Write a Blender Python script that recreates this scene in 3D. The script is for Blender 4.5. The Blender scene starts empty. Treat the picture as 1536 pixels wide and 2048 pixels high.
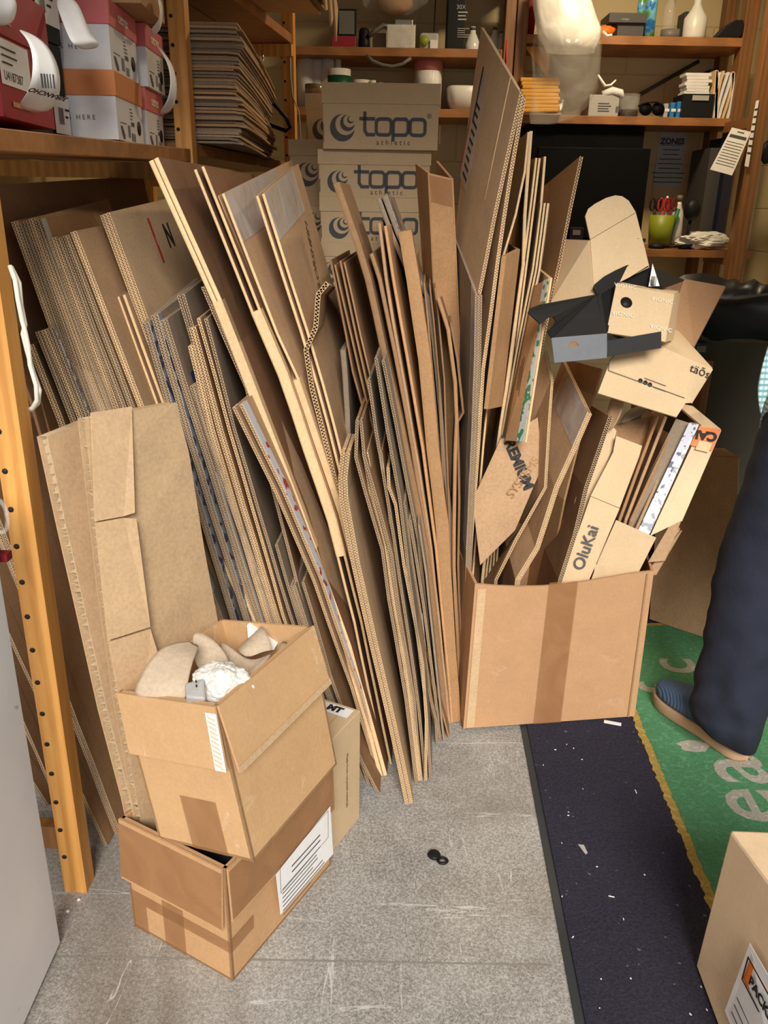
import bpy, bmesh, math, random
from mathutils import Vector, Matrix, noise
V=Vector
random.seed(7)
C=bpy.context.scene.collection
# ------------------------------------------------------------------ camera model (units are rescaled to metres at the end)
FPX=1630.; TH=math.radians(20.6); RO=0.018; HC=1.45; KS=0.83
Fw=V((0,math.cos(TH),-math.sin(TH))); R0=V((1,0,0)); U0=V((0,math.sin(TH),math.cos(TH)))
Rt=math.cos(RO)*R0+math.sin(RO)*U0; Up=math.cos(RO)*U0-math.sin(RO)*R0
CAM=V((0,0,HC))
def ray(x,y): return Rt*((x-768)/FPX)+Up*((1024-y)/FPX)+Fw
def PY(x,y,d): v=ray(x,y); return CAM+v*(d/v.y)
def PZ(x,y,z=0.): v=ray(x,y); return CAM+v*((z-HC)/v.z)
def lerp(a,b,t): return a+(b-a)*t

# ------------------------------------------------------------------ materials
def newmat(name):
    m=bpy.data.materials.new(name); m.use_nodes=True
    nt=m.node_tree; nt.nodes.clear()
    o=nt.nodes.new('ShaderNodeOutputMaterial'); b=nt.nodes.new('ShaderNodeBsdfPrincipled')
    nt.links.new(b.outputs[0],o.inputs[0]); return m,nt,b
def rgb(c): return (c[0],c[1],c[2],1)
def s2l(*c):
    return tuple(((v/255)/12.92 if v/255<=0.04045 else ((v/255+0.055)/1.055)**2.4) for v in c)
def N(nt,t,**kw):
    n=nt.nodes.new(t)
    for k,v in kw.items():
        if k in n.inputs: n.inputs[k].default_value=v
        else: setattr(n,k,v)
    return n
def mixc(nt,fac,a,b,blend='MIX'):
    n=nt.nodes.new('ShaderNodeMix'); n.data_type='RGBA'; n.blend_type=blend
    for i,v in ((0,fac),(6,a),(7,b)):
        if hasattr(v,'node'): nt.links.new(v,n.inputs[i])
        else: n.inputs[i].default_value=v if i==0 else (rgb(v) if len(v)==3 else v)
    return n.outputs[2]
def ramp(nt,src,stops):
    r=nt.nodes.new('ShaderNodeValToRGB'); el=r.color_ramp.elements
    while len(el)<len(stops): el.new(.5)
    for e,(p,c) in zip(el,stops): e.position=p; e.color=rgb(c) if len(c)==3 else c
    nt.links.new(src,r.inputs[0]); return r.outputs[0]
def coords(nt,scale=(1,1,1),rot=(0,0,0),kind='Object'):
    t=nt.nodes.new('ShaderNodeTexCoord'); m=nt.nodes.new('ShaderNodeMapping')
    m.inputs['Scale'].default_value=scale; m.inputs['Rotation'].default_value=rot
    nt.links.new(t.outputs[kind],m.inputs[0]); return m.outputs[0]
def noi(nt,vec,scale,detail=4,rough=.55,dist=0.):
    n=N(nt,'ShaderNodeTexNoise',Scale=scale,Detail=detail,Roughness=rough,Distortion=dist)
    nt.links.new(vec,n.inputs['Vector']); return n.outputs['Fac']
def bump(nt,b,src,st=.2,dist=.01):
    n=N(nt,'ShaderNodeBump',Strength=st,Distance=dist); nt.links.new(src,n.inputs['Height']); nt.links.new(n.outputs[0],b.inputs['Normal'])
def plain(name,c,rough=.6,metal=0.,**kw):
    m,nt,b=newmat(name); b.inputs['Base Color'].default_value=rgb(c); b.inputs['Roughness'].default_value=rough; b.inputs['Metallic'].default_value=metal
    for k,v in kw.items(): b.inputs[k].default_value=v
    v=coords(nt); f=noi(nt,v,60,3); 
    col=mixc(nt,f,tuple(x*.9 for x in c),tuple(min(1,x*1.08) for x in c)); nt.links.new(col,b.inputs['Base Color'])
    return m
def kraft(name,c,var=.22,rough=.82,scuff=.0,bumpst=.08,mott=1.):
    """corrugated board liner: fibre mottling, tone varies from sheet to sheet"""
    m,nt,b=newmat(name)
    v=coords(nt); f1=noi(nt,v,14,5,.6); f2=noi(nt,v,160,3,.6)
    base=ramp(nt,f1,[(.3,tuple(x*(1-.14*mott) for x in c)),(.55,c),(.75,tuple(min(1,x*(1+.12*mott)) for x in c))])
    base=mixc(nt,.35*mott,base,ramp(nt,f2,[(.35,tuple(x*.75 for x in c)),(.65,tuple(min(1,x*1.2) for x in c))]))
    oi=nt.nodes.new('ShaderNodeObjectInfo')
    mr=N(nt,'ShaderNodeMapRange'); mr.inputs[3].default_value=1-var; mr.inputs[4].default_value=1+var*.6
    nt.links.new(oi.outputs['Random'],mr.inputs[0])
    hs=N(nt,'ShaderNodeHueSaturation'); nt.links.new(mr.outputs[0],hs.inputs['Value']); nt.links.new(base,hs.inputs['Color'])
    col=hs.outputs[0]
    if scuff:
        g=noi(nt,coords(nt,(1,1,1)),9,6,.7,1.5); s=ramp(nt,g,[(.60,(0,0,0)),(.72,(1,1,1))])
        g2=noi(nt,coords(nt,(60,8,60)),3,2); 
        k=N(nt,'ShaderNodeMath',operation='MULTIPLY'); nt.links.new(s,k.inputs[0]); k.inputs[1].default_value=scuff
        k2=N(nt,'ShaderNodeMath',operation='MULTIPLY'); nt.links.new(k.outputs[0],k2.inputs[0]); nt.links.new(g2,k2.inputs[1])
        col=mixc(nt,k2.outputs[0],col,(.8,.68,.52))
    nt.links.new(col,b.inputs['Base Color']); b.inputs['Roughness'].default_value=rough
    b.inputs['Specular IOR Level'].default_value=.25
    bump(nt,b,f1,bumpst,.01)
    return m
def woodm(name,c1,c2,scale=(6,6,.7),rough=.5):
    m,nt,b=newmat(name)
    v=coords(nt,scale); f=noi(nt,v,6,5,.6,1.2)
    w=N(nt,'ShaderNodeTexWave',Scale=2.2,Distortion=5.,Detail=2.); w.bands_direction='X'; nt.links.new(v,w.inputs['Vector'])
    a=ramp(nt,f,[(.3,c1),(.7,c2)])
    col=mixc(nt,.35,a,ramp(nt,w.outputs['Fac'],[(.2,tuple(x*.75 for x in c1)),(.8,c2)]))
    kn=noi(nt,coords(nt,(3,3,1.2)),4,2); col=mixc(nt,ramp(nt,kn,[(.66,(0,0,0)),(.74,(.5,.5,.5))]),col,tuple(x*.5 for x in c1))
    nt.links.new(col,b.inputs['Base Color']); b.inputs['Roughness'].default_value=rough; bump(nt,b,f,.06,.005); return m
M={}
M['kraft']=kraft('kraft_board',s2l(184,149,113))
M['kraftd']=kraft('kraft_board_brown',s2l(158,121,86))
M['kraftr']=kraft('kraft_board_reddish',s2l(136,96,66),var=.1)
M['kraftl']=kraft('kraft_board_light',s2l(206,173,134),var=.1)
M['kraftw']=kraft('kraft_board_warm',s2l(190,146,102))
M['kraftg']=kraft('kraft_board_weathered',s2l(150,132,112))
M['shoebox']=kraft('tan_shoe_box_board',s2l(208,180,142),var=.05,bumpst=.02,mott=.4)
M['cartonA']=kraft('carton_golden_brown',s2l(204,163,118),var=.0,scuff=1.0,mott=.5)
M['cartonB']=kraft('carton_brown',s2l(194,152,110),var=.0,scuff=.5,mott=.6)
M['cartonC']=kraft('carton_big_box',s2l(190,147,108),var=.0,scuff=.3,mott=.5)
M['cartonD']=kraft('carton_pale',s2l(226,197,160),var=.0,scuff=1.4,mott=.4)
M['edge']=kraft('corrugated_edge_lit',s2l(226,192,146),var=.10,bumpst=.02)  # cream tone paints in the daylight caught by the front edges
M['edgedull']=kraft('corrugated_edge_dusty',s2l(188,162,130),var=.15,bumpst=.02)
M['flutingdull']=kraft('corrugated_fluting_dusty',s2l(172,146,116),var=.12,bumpst=.02)
M['fluting']=kraft('corrugated_fluting_lit',s2l(214,180,138),var=.1,bumpst=.02)  # paler than the board: light on the flutes put into the colour
M['honey']=kraft('honeycomb_core',s2l(200,178,145),var=.05,bumpst=.02)
M['pulp']=kraft('moulded_pulp',s2l(196,176,152),var=.03,rough=.95,bumpst=.15)
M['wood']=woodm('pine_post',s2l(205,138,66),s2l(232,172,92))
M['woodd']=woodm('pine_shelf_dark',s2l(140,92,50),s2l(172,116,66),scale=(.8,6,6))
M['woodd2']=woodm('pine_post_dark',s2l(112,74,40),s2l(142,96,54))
M['white']=plain('white_paper',s2l(236,234,232),.7)
M['whitep']=plain('white_plastic',s2l(225,222,214),.35)
M['whiteg']=plain('white_box_board',s2l(214,212,212),.6)
M['door']=None
M['black']=plain('black_plastic',(.010,.010,.011),.5,**{'Specular IOR Level':.25})
M['blackb']=plain('black_box_board',(.020,.019,.018),.6,**{'Specular IOR Level':.2})
M['blackbag']=plain('black_bag_film',(.005,.005,.006),.4,**{'Specular IOR Level':.3})
M['screen']=plain('dark_screen',(.004,.004,.005),.6,**{'Specular IOR Level':.1})
M['grey']=plain('grey_plastic',s2l(112,108,100),.5)
M['lgrey']=plain('light_grey',s2l(175,172,168),.5)
M['dgrey']=plain('dark_grey_board',s2l(72,68,66),.55)
M['ink']=plain('dark_grey_ink',s2l(74,74,76),.7)
M['inkk']=plain('black_ink',s2l(30,27,25),.7)
M['inkr']=plain('red_ink',s2l(190,45,45),.7)
M['inkw']=plain('pale_ink',s2l(240,225,200),.7)
M['inkg']=plain('green_ink',s2l(40,130,85),.6)
M['inkb']=plain('navy_ink',s2l(60,66,105),.6)
M['red']=plain('red_box_board',s2l(160,38,52),.5)
M['pink']=plain('coral_box_board',s2l(205,105,105),.55)
M['orange']=plain('orange_box_board',s2l(206,128,74),.55)
M['oran']=plain('bright_orange',s2l(240,120,30),.5)
M['yell']=plain('yellow_padded_mailer',s2l(224,164,58),.65)
M['ygreen']=plain('lime_green_pot',s2l(140,150,35),.45)
M['dgreen']=plain('dark_green_label',s2l(20,78,48),.4)
M['blue']=plain('blue_print',s2l(50,130,190),.4)
M['navybook']=plain('navy_cover',s2l(22,26,48),.5)
M['metal']=plain('brushed_metal',(.55,.53,.5),.28,1.)
M['chrome']=plain('chrome',(.8,.8,.8),.12,1.)
M['skin']=plain('skin',s2l(205,150,120),.55)
M['hair']=plain('grey_brown_hair',s2l(90,75,60),.7)
M['rubber']=plain('rubber_border',s2l(52,56,58),.6)
M['tan']=plain('tan_sole',s2l(186,150,118),.7)
M['crimson']=plain('crimson_cloth',s2l(120,14,26),.8)
M['cord']=plain('white_cord',s2l(228,220,205),.7)
M['bulb']=plain('bulb_glass',s2l(215,215,210),.2)
M['pinkfilm']=plain('pink_film',s2l(205,120,115),.4)
M['cream']=plain('cream_board',s2l(225,196,150),.7)
def trans(name,c,alpha,rough=.15):
    m,nt,b=newmat(name); b.inputs['Base Color'].default_value=rgb(c); b.inputs['Roughness'].default_value=rough
    t=nt.nodes.new('ShaderNodeBsdfTransparent'); mx=nt.nodes.new('ShaderNodeMixShader')
    v=coords(nt); f=noi(nt,v,7,2,.5,1.5)
    a=ramp(nt,f,[(.35,(alpha*.75,)*3),(.7,(min(1,alpha*1.2),)*3)])
    nt.links.new(a,mx.inputs[0]); nt.links.new(t.outputs[0],mx.inputs[1]); nt.links.new(b.outputs[0],mx.inputs[2])
    o=[n for n in nt.nodes if n.type=='OUTPUT_MATERIAL'][0]; nt.links.new(mx.outputs[0],o.inputs[0])
    bump(nt,b,f,.35,.02)
    return m
M['film']=trans('clear_plastic_film',(.85,.83,.78),.15,.08)
M['filmw']=trans('milky_plastic_film',(.93,.91,.86),.88,.35)
M['tapeclear']=trans('glossy_clear_tape',(.75,.72,.68),.35,.12)
M['tapebrown']=trans('brown_packing_tape',s2l(168,118,74),.3,.22)
M['tapefaint']=trans('thin_clear_tape',s2l(150,120,95),.16,.2)
M['glass']=trans('clear_glass',(.8,.8,.78),.16,.05)
# patterned tape (blue-white / green-white / red-white / grey glyphs) running along an edge
def ptape(name,bg,fg,sc=30,thr=.52):
    m,nt,b=newmat(name); v=coords(nt,(1,1,1)); n=N(nt,'ShaderNodeTexNoise',Scale=sc,Detail=1.); nt.links.new(v,n.inputs['Vector'])
    k=ramp(nt,n.outputs['Fac'],[(thr,(0,0,0)),(thr+.03,(1,1,1))]); nt.links.new(mixc(nt,k,bg,fg),b.inputs['Base Color']); b.inputs['Roughness'].default_value=.3; return m
M['tblue']=ptape('blue_print_tape',s2l(190,195,210),s2l(60,76,125),70)
M['tnavy']=ptape('navy_grey_tape',s2l(150,155,165),s2l(70,76,100),45)
M['tgreen']=ptape('green_print_tape',s2l(205,212,205),s2l(60,140,105),55,.5)
M['tred']=ptape('red_print_tape',s2l(205,205,210),s2l(170,50,60),50,.6)
M['tgrey']=ptape('grey_zigzag_tape',s2l(205,205,215),s2l(90,94,112),75,.56)
# concrete
def concrete():
    m,nt,b=newmat('concrete_floor')
    v=coords(nt); f1=noi(nt,v,1.7,7,.68,.4); f2=noi(nt,v,190,3,.8); f3=noi(nt,v,420,2,.7); f4=noi(nt,v,1.3,4,.6,.9); f5=noi(nt,v,22,6,.75,.8)
    col=ramp(nt,f1,[(.36,s2l(92,88,80)),(.5,s2l(152,148,140)),(.62,s2l(205,202,196))])
    col=mixc(nt,.38,col,ramp(nt,f5,[(.34,s2l(106,101,92)),(.52,s2l(156,152,144)),(.66,s2l(205,202,196))]))
    col=mixc(nt,.42,col,ramp(nt,f2,[(.40,s2l(92,87,78)),(.5,s2l(158,154,146)),(.60,s2l(225,222,216))]))
    col=mixc(nt,.28,col,ramp(nt,f3,[(.40,s2l(70,66,60)),(.58,s2l(205,202,196))]))
    col=mixc(nt,ramp(nt,f4,[(.52,(0,0,0)),(.66,(.6,.6,.6))]),col,s2l(112,94,74))
    for sc_,rt_ in (((34,3.2,1),.6),((3.,30,1),-.5)):
        w=noi(nt,coords(nt,sc_,(0,0,rt_)),1.,3,.55,.8); k=ramp(nt,w,[(.655,(0,0,0)),(.67,(.55,.55,.55)),(.685,(0,0,0))]); col=mixc(nt,k,col,s2l(232,230,225))
    nt.links.new(col,b.inputs['Base Color']); b.inputs['Roughness'].default_value=.7; bump(nt,b,f2,.15,.004); return m
M['concrete']=concrete()
def pile(name,c,fleck,amt,thr=.70,var=.5):
    m,nt,b=newmat(name); v=coords(nt); f=noi(nt,v,170,3,.8); g=noi(nt,v,3,4,.6)
    col=ramp(nt,f,[(.3,tuple(x*(1-var) for x in c)),(.7,tuple(min(1,x*(1+var)) for x in c))])
    col=mixc(nt,.3,col,ramp(nt,g,[(.35,tuple(x*.7 for x in c)),(.7,tuple(min(1,x*1.35) for x in c))]))
    h=noi(nt,v,75,1,.4); col=mixc(nt,ramp(nt,h,[(thr,(0,0,0)),(thr+.03,(amt,)*3)]),col,fleck)
    nt.links.new(col,b.inputs['Base Color']); b.inputs['Roughness'].default_value=.95; b.inputs['Specular IOR Level'].default_value=.1
    bump(nt,b,f,.6,.004); return m
M['rugnavy']=pile('navy_rug_pile',s2l(53,51,63),s2l(150,148,150),.45,.76)
M['ruggreen']=pile('green_rug_pile',s2l(84,138,98),s2l(112,165,124),.35,.6,.3)
M['rugyell']=pile('yellow_rug_border',s2l(176,148,76),s2l(205,180,110),.5,.6,.35)
M['ruggrey']=pile('grey_rug_lettering',s2l(170,164,150),s2l(200,195,182),.5,.6,.3)
def cmu(name,axis,c=s2l(214,194,148)):
    m,nt,b=newmat(name)
    v=coords(nt,(1,1,1),(math.radians(90) if axis=='x' else 0,0,0))
    tc=nt.nodes.new('ShaderNodeTexCoord'); sx=nt.nodes.new('ShaderNodeSeparateXYZ'); cx=nt.nodes.new('ShaderNodeCombineXYZ')
    nt.links.new(tc.outputs['Object'],sx.inputs[0])
    nt.links.new(sx.outputs['X' if axis=='x' else 'Y'],cx.inputs[0]); nt.links.new(sx.outputs['Z'],cx.inputs[1])
    br=N(nt,'ShaderNodeTexBrick',Scale=1.); br.inputs['Color1'].default_value=rgb(c); br.inputs['Color2'].default_value=rgb(tuple(x*.95 for x in c)); br.inputs['Mortar'].default_value=rgb(tuple(x*.82 for x in c))
    br.inputs['Mortar Size'].default_value=.006; br.inputs['Brick Width'].default_value=.406; br.inputs['Row Height'].default_value=.203; br.inputs['Mortar Smooth'].default_value=.6
    nt.links.new(cx.outputs[0],br.inputs['Vector'])
    f=noi(nt,tc.outputs['Object'],3,4); f2=noi(nt,tc.outputs['Object'],90,3)
    col=mixc(nt,.5,br.outputs['Color'],mixc(nt,f,tuple(x*.8 for x in c),tuple(min(1,x*1.1) for x in c)),'MIX')
    nt.links.new(col,b.inputs['Base Color']); b.inputs['Roughness'].default_value=.6
    iv=N(nt,'ShaderNodeMath',operation='SUBTRACT'); iv.inputs[0].default_value=1; nt.links.new(br.outputs['Fac'],iv.inputs[1]); bump(nt,b,iv.outputs[0],.5,.008); return m
M['cmux']=cmu('painted_block_wall_back','x'); M['cmuy']=cmu('painted_block_wall_side','y')
def doorm():
    m,nt,b=newmat('white_door_paint'); v=coords(nt); f=noi(nt,v,2.5,4,.6); g=noi(nt,v,38,2,.5)
    col=ramp(nt,f,[(.35,s2l(226,228,230)),(.7,s2l(240,241,242))]); col=mixc(nt,ramp(nt,g,[(.74,(0,0,0)),(.78,(.5,.5,.5))]),col,s2l(120,118,112))
    nt.links.new(col,b.inputs['Base Color']); b.inputs['Roughness'].default_value=.45; return m
M['door']=doorm()
def plaid():
    m,nt,b=newmat('plaid_cotton'); c=coords(nt,(1,1,1)); sx=nt.nodes.new('ShaderNodeSeparateXYZ'); nt.links.new(c,sx.inputs[0])
    def st(o,s,w):
        a=N(nt,'ShaderNodeMath',operation='MULTIPLY'); nt.links.new(sx.outputs[o],a.inputs[0]); a.inputs[1].default_value=s
        q=N(nt,'ShaderNodeMath',operation='FRACT'); nt.links.new(a.outputs[0],q.inputs[0])
        l=N(nt,'ShaderNodeMath',operation='LESS_THAN'); nt.links.new(q.outputs[0],l.inputs[0]); l.inputs[1].default_value=w; return l.outputs[0]
    col=mixc(nt,st('Z',85,.45),s2l(205,225,225),s2l(120,165,170)); col=mixc(nt,st('Y',40,.4),col,s2l(95,135,140)) if False else col
    k=N(nt,'ShaderNodeMath',operation='MULTIPLY'); nt.links.new(st('X',95,.4),k.inputs[0]); k.inputs[1].default_value=.6
    col=mixc(nt,k.outputs[0],col,s2l(100,150,155)); nt.links.new(col,b.inputs['Base Color']); b.inputs['Roughness'].default_value=.85; return m
M['plaid']=plaid()
def cloth(name,c,rib=0):
    m,nt,b=newmat(name); v=coords(nt); f=noi(nt,v,9,4,.6); g=noi(nt,v,300,2)
    col=mixc(nt,f,tuple(x*.75 for x in c),tuple(x*1.2 for x in c)); col=mixc(nt,.3,col,mixc(nt,g,tuple(x*.6 for x in c),tuple(x*1.5 for x in c)))
    nt.links.new(col,b.inputs['Base Color']); b.inputs['Roughness'].default_value=.9
    if rib:
        w=N(nt,'ShaderNodeTexWave',Scale=rib,Distortion=1.); nt.links.new(v,w.inputs['Vector']); bump(nt,b,w.outputs['Fac'],.4,.004)
    else: bump(nt,b,f,.3,.02)
    return m
M['trouser']=cloth('navy_trousers',s2l(30,34,50)); M['shoe']=cloth('blue_canvas',s2l(74,96,124),60)
def tileprint():
    m,nt,b=newmat('spray_can_print'); v=coords(nt); f=noi(nt,v,22,2)
    col=ramp(nt,f,[(.4,s2l(40,120,195)),(.5,s2l(120,190,225)),(.58,s2l(90,160,70))]); nt.links.new(col,b.inputs['Base Color']); b.inputs['Roughness'].default_value=.25; return m
M['can']=tileprint()

# ------------------------------------------------------------------ mesh builder
WL={}   # world location of every object (all rotations are identity)
class MB:
    def __init__(s): s.v=[];s.f=[];s.m=[];s.sm=[]
    def add(s,vs,fs,mi=0,smooth=False):
        o=len(s.v); s.v+=[V(v) for v in vs]
        for f in fs: s.f.append([i+o for i in f]); s.m.append(mi); s.sm.append(smooth)
    def hexa(s,b4,t4,mi=0):
        s.add(list(b4)+list(t4),[(3,2,1,0),(4,5,6,7),(0,1,5,4),(1,2,6,5),(2,3,7,6),(3,0,4,7)],mi)
    def box(s,c,sz,rz=0.,mi=0,rot=None):
        c=V(c); R=Matrix.Rotation(rz,3,'Z') if rot is None else rot
        q=[c+R@V((sx*sz[0]/2,sy*sz[1]/2,sz_*sz[2]/2)) for sz_ in(-1,1) for sx,sy in((-1,-1),(1,-1),(1,1),(-1,1))]
        s.hexa(q[:4],q[4:],mi)
    def poly(s,pts,t,mi=0,toward=None):
        """flat polygon given thickness t (extruded to the side of 'toward', else both sides)"""
        pts=[V(p) for p in pts]; n=V((0,0,0))
        for i in range(len(pts)): n+=(pts[i]-pts[0]).cross(pts[(i+1)%len(pts)]-pts[0])
        n.normalize()
        if toward is not None:
            if (V(toward)-pts[0]).dot(n)<0: n=-n
            a=pts; b=[p+n*t for p in pts]
        else: a=[p-n*t/2 for p in pts]; b=[p+n*t/2 for p in pts]
        k=len(pts); s.add(a+b,[tuple(range(k-1,-1,-1)),tuple(range(k,2*k))]+[(i,(i+1)%k,k+(i+1)%k,k+i) for i in range(k)],mi)
    def ring(s,rows,closed=True,mi=0,cap=True,smooth=False):
        """loft a list of rings (each a list of points)"""
        k=len(rows[0]); vs=[p for r in rows for p in r]; fs=[]
        for i in range(len(rows)-1):
            for j in range(k if closed else k-1):
                a=i*k+j; b=i*k+(j+1)%k; fs.append((a,b,b+k,a+k))
        s.add(vs,fs,mi,smooth)
        if cap and closed:
            o=len(s.v)-len(vs); s.f.append([o+j for j in range(k-1,-1,-1)]); s.m.append(mi); s.sm.append(False)
            e=o+len(vs)-k; s.f.append([e+j for j in range(k)]); s.m.append(mi); s.sm.append(False)
    def tube(s,pts,r,n=8,mi=0,cap=True):
        pts=[V(p) for p in pts]; rows=[]; rr=r if hasattr(r,'__len__') else [r]*len(pts)
        up=None
        for i,p in enumerate(pts):
            t=(pts[min(i+1,len(pts)-1)]-pts[max(i-1,0)]).normalized()
            if up is None: up=V((0,0,1)) if abs(t.z)<.9 else V((1,0,0))
            a=t.cross(up).normalized(); up=a.cross(t).normalized()
            rows.append([p+(a*math.cos(2*math.pi*j/n)+up*math.sin(2*math.pi*j/n))*rr[i] for j in range(n)])
        s.ring(rows,True,mi,cap,True)
    def lathe(s,c,prof,n=24,mi=0,axis=V((0,0,1))):
        c=V(c); ax=V(axis).normalized(); a=ax.orthogonal().normalized(); b=ax.cross(a)
        rows=[[c+ax*z+(a*math.cos(2*math.pi*j/n)+b*math.sin(2*math.pi*j/n))*max(r,1e-4) for j in range(n)] for r,z in prof]
        s.ring(rows,True,mi,True,True)
    def build(s,name,mats,parent=None,bev=0.,sub=0,origin=None,auto=True):
        if not isinstance(mats,(list,tuple)): mats=[mats]
        me=bpy.data.meshes.new(name)
        lo=V([min(v[i] for v in s.v) for i in range(3)]); hi=V([max(v[i] for v in s.v) for i in range(3)])
        o=V(origin) if origin is not None else V(((lo.x+hi.x)/2,(lo.y+hi.y)/2,lo.z))
        me.from_pydata([v-o for v in s.v],[],s.f)
        for m in mats: me.materials.append(M[m] if isinstance(m,str) else m)
        me.polygons.foreach_set('material_index',s.m); me.polygons.foreach_set('use_smooth',s.sm)
        bm=bmesh.new(); bm.from_mesh(me); bmesh.ops.recalc_face_normals(bm,faces=bm.faces)
        if bev: bmesh.ops.bevel(bm,geom=[e for e in bm.edges if len(e.link_faces)==2 and e.calc_face_angle(0)>.5],offset=bev,segments=2,affect='EDGES',profile=.5,clamp_overlap=True)
        bm.to_mesh(me); bm.free(); me.update()
        ob=bpy.data.objects.new(name,me); C.objects.link(ob)
        if sub:
            md=ob.modifiers.new('s','SUBSURF'); md.levels=sub; md.render_levels=sub
        place(ob,o,parent); return ob
def place(ob,o,parent=None):
    WL[ob.name]=V(o)
    if parent is not None: ob.parent=parent; ob.location=V(o)-WL[parent.name]
    else: ob.location=o
def tag(o,label,cat,group=None,kind=None):
    o['label']=label; o['category']=cat
    if group: o['group']=group
    if kind: o['kind']=kind
    return o
def thing(name,label,cat,loc,group=None):
    o=bpy.data.objects.new(name,None); o.empty_display_size=.05; C.objects.link(o); place(o,V(loc)); return tag(o,label,cat,group)
def struct(o): o['kind']='structure'; return o
# ---- lettering and flat print
def textmb(s,size,frame,mi=0,align='CENTER',off=.0008,depth=.0004,shear=0.,space=1.0,bold=0.,mb=None):
    """frame=(origin, ex, ey) ; letters become thin solid shapes standing just off the surface"""
    cu=bpy.data.curves.new('t','FONT'); cu.body=s; cu.size=size; cu.align_x=align; cu.align_y='CENTER'; cu.space_character=space; cu.shear=shear; cu.offset=bold; cu.resolution_u=3
    ob=bpy.data.objects.new('t',cu); C.objects.link(ob); bpy.context.view_layer.update()
    me=bpy.data.meshes.new_from_object(ob.evaluated_get(bpy.context.evaluated_depsgraph_get()))
    o,ex,ey=frame; ex=V(ex).normalized(); ey=V(ey).normalized(); n=ex.cross(ey)
    mb=mb or MB(); mb.add([V(o)+ex*v.co.x+ey*v.co.y+n*off for v in me.vertices],[tuple(p.vertices) for p in me.polygons],mi)
    bpy.data.objects.remove(ob); bpy.data.curves.remove(cu); bpy.data.meshes.remove(me); return mb
def flat(mb,pts2,frame,mi=0,off=.0006):
    o,ex,ey=frame; ex=V(ex).normalized(); ey=V(ey).normalized(); n=ex.cross(ey)
    mb.add([V(o)+ex*x+ey*y+n*off for x,y in pts2],[tuple(range(len(pts2)))],mi)
def rect(mb,x0,y0,x1,y1,frame,mi=0,off=.0006): flat(mb,[(x0,y0),(x1,y0),(x1,y1),(x0,y1)],frame,mi,off)
def stroke(mb,pts,w,frame,closed=False,mi=0,off=.0006):
    n=len(pts); P=[V((p[0],p[1],0)) for p in pts]; L=[];Rr=[]
    for i in range(n):
        a=P[(i-1)%n] if (closed or i>0) else None; b=P[(i+1)%n] if (closed or i<n-1) else None
        d1=(P[i]-a).normalized() if a is not None else None; d2=(b-P[i]).normalized() if b is not None else None
        if d1 is None:d1=d2
        if d2 is None:d2=d1
        n1=V((-d1.y,d1.x,0)); n2=V((-d2.y,d2.x,0)); m=(n1+n2); m=m/max(.3,m.length_squared)*2
        L.append(P[i]+m*w/2); Rr.append(P[i]-m*w/2)
    for i in range(n if closed else n-1):
        j=(i+1)%n; flat(mb,[(q.x,q.y) for q in (L[i],L[j],Rr[j],Rr[i])],frame,mi,off)
def lines(mb,x0,y0,w,h,rows,frame,mi=0,fill=.35,seed=0,off=.0012):
    r=random.Random(seed)
    for i in range(rows):
        y=y0+h*(i+.5)/rows; rect(mb,x0,y-h/rows*fill/2,x0+w*r.uniform(.55,1),y+h/rows*fill/2,frame,mi,off)
def bars(mb,x0,y0,w,h,frame,mi=0,n=14,seed=0,off=.0012):
    r=random.Random(seed)
    for i in range(n):
        x=x0+w*i/n; rect(mb,x,y0,x+w/n*r.uniform(.25,.8),y0+h,frame,mi,off)
def blob(mb,c,r,amp=.3,sc=6.,seed=0,mi=0,sq=(1,1,1),lv=3,smooth=True):
    bm=bmesh.new(); bmesh.ops.create_icosphere(bm,subdivisions=lv,radius=1.)
    vs=[]
    for v in bm.verts:
        p=v.co.normalized(); d=1+amp*noise.noise(p*sc*.35+V((seed,seed*1.7,0)))+amp*.6*abs(noise.noise(p*sc+V((seed*3.1,0,seed))))
        vs.append(V(c)+V((p.x*sq[0],p.y*sq[1],p.z*sq[2]))*r*d)
    mb.add(vs,[tuple(x.index for x in f.verts) for f in bm.faces],mi,smooth); bm.free()

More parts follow.
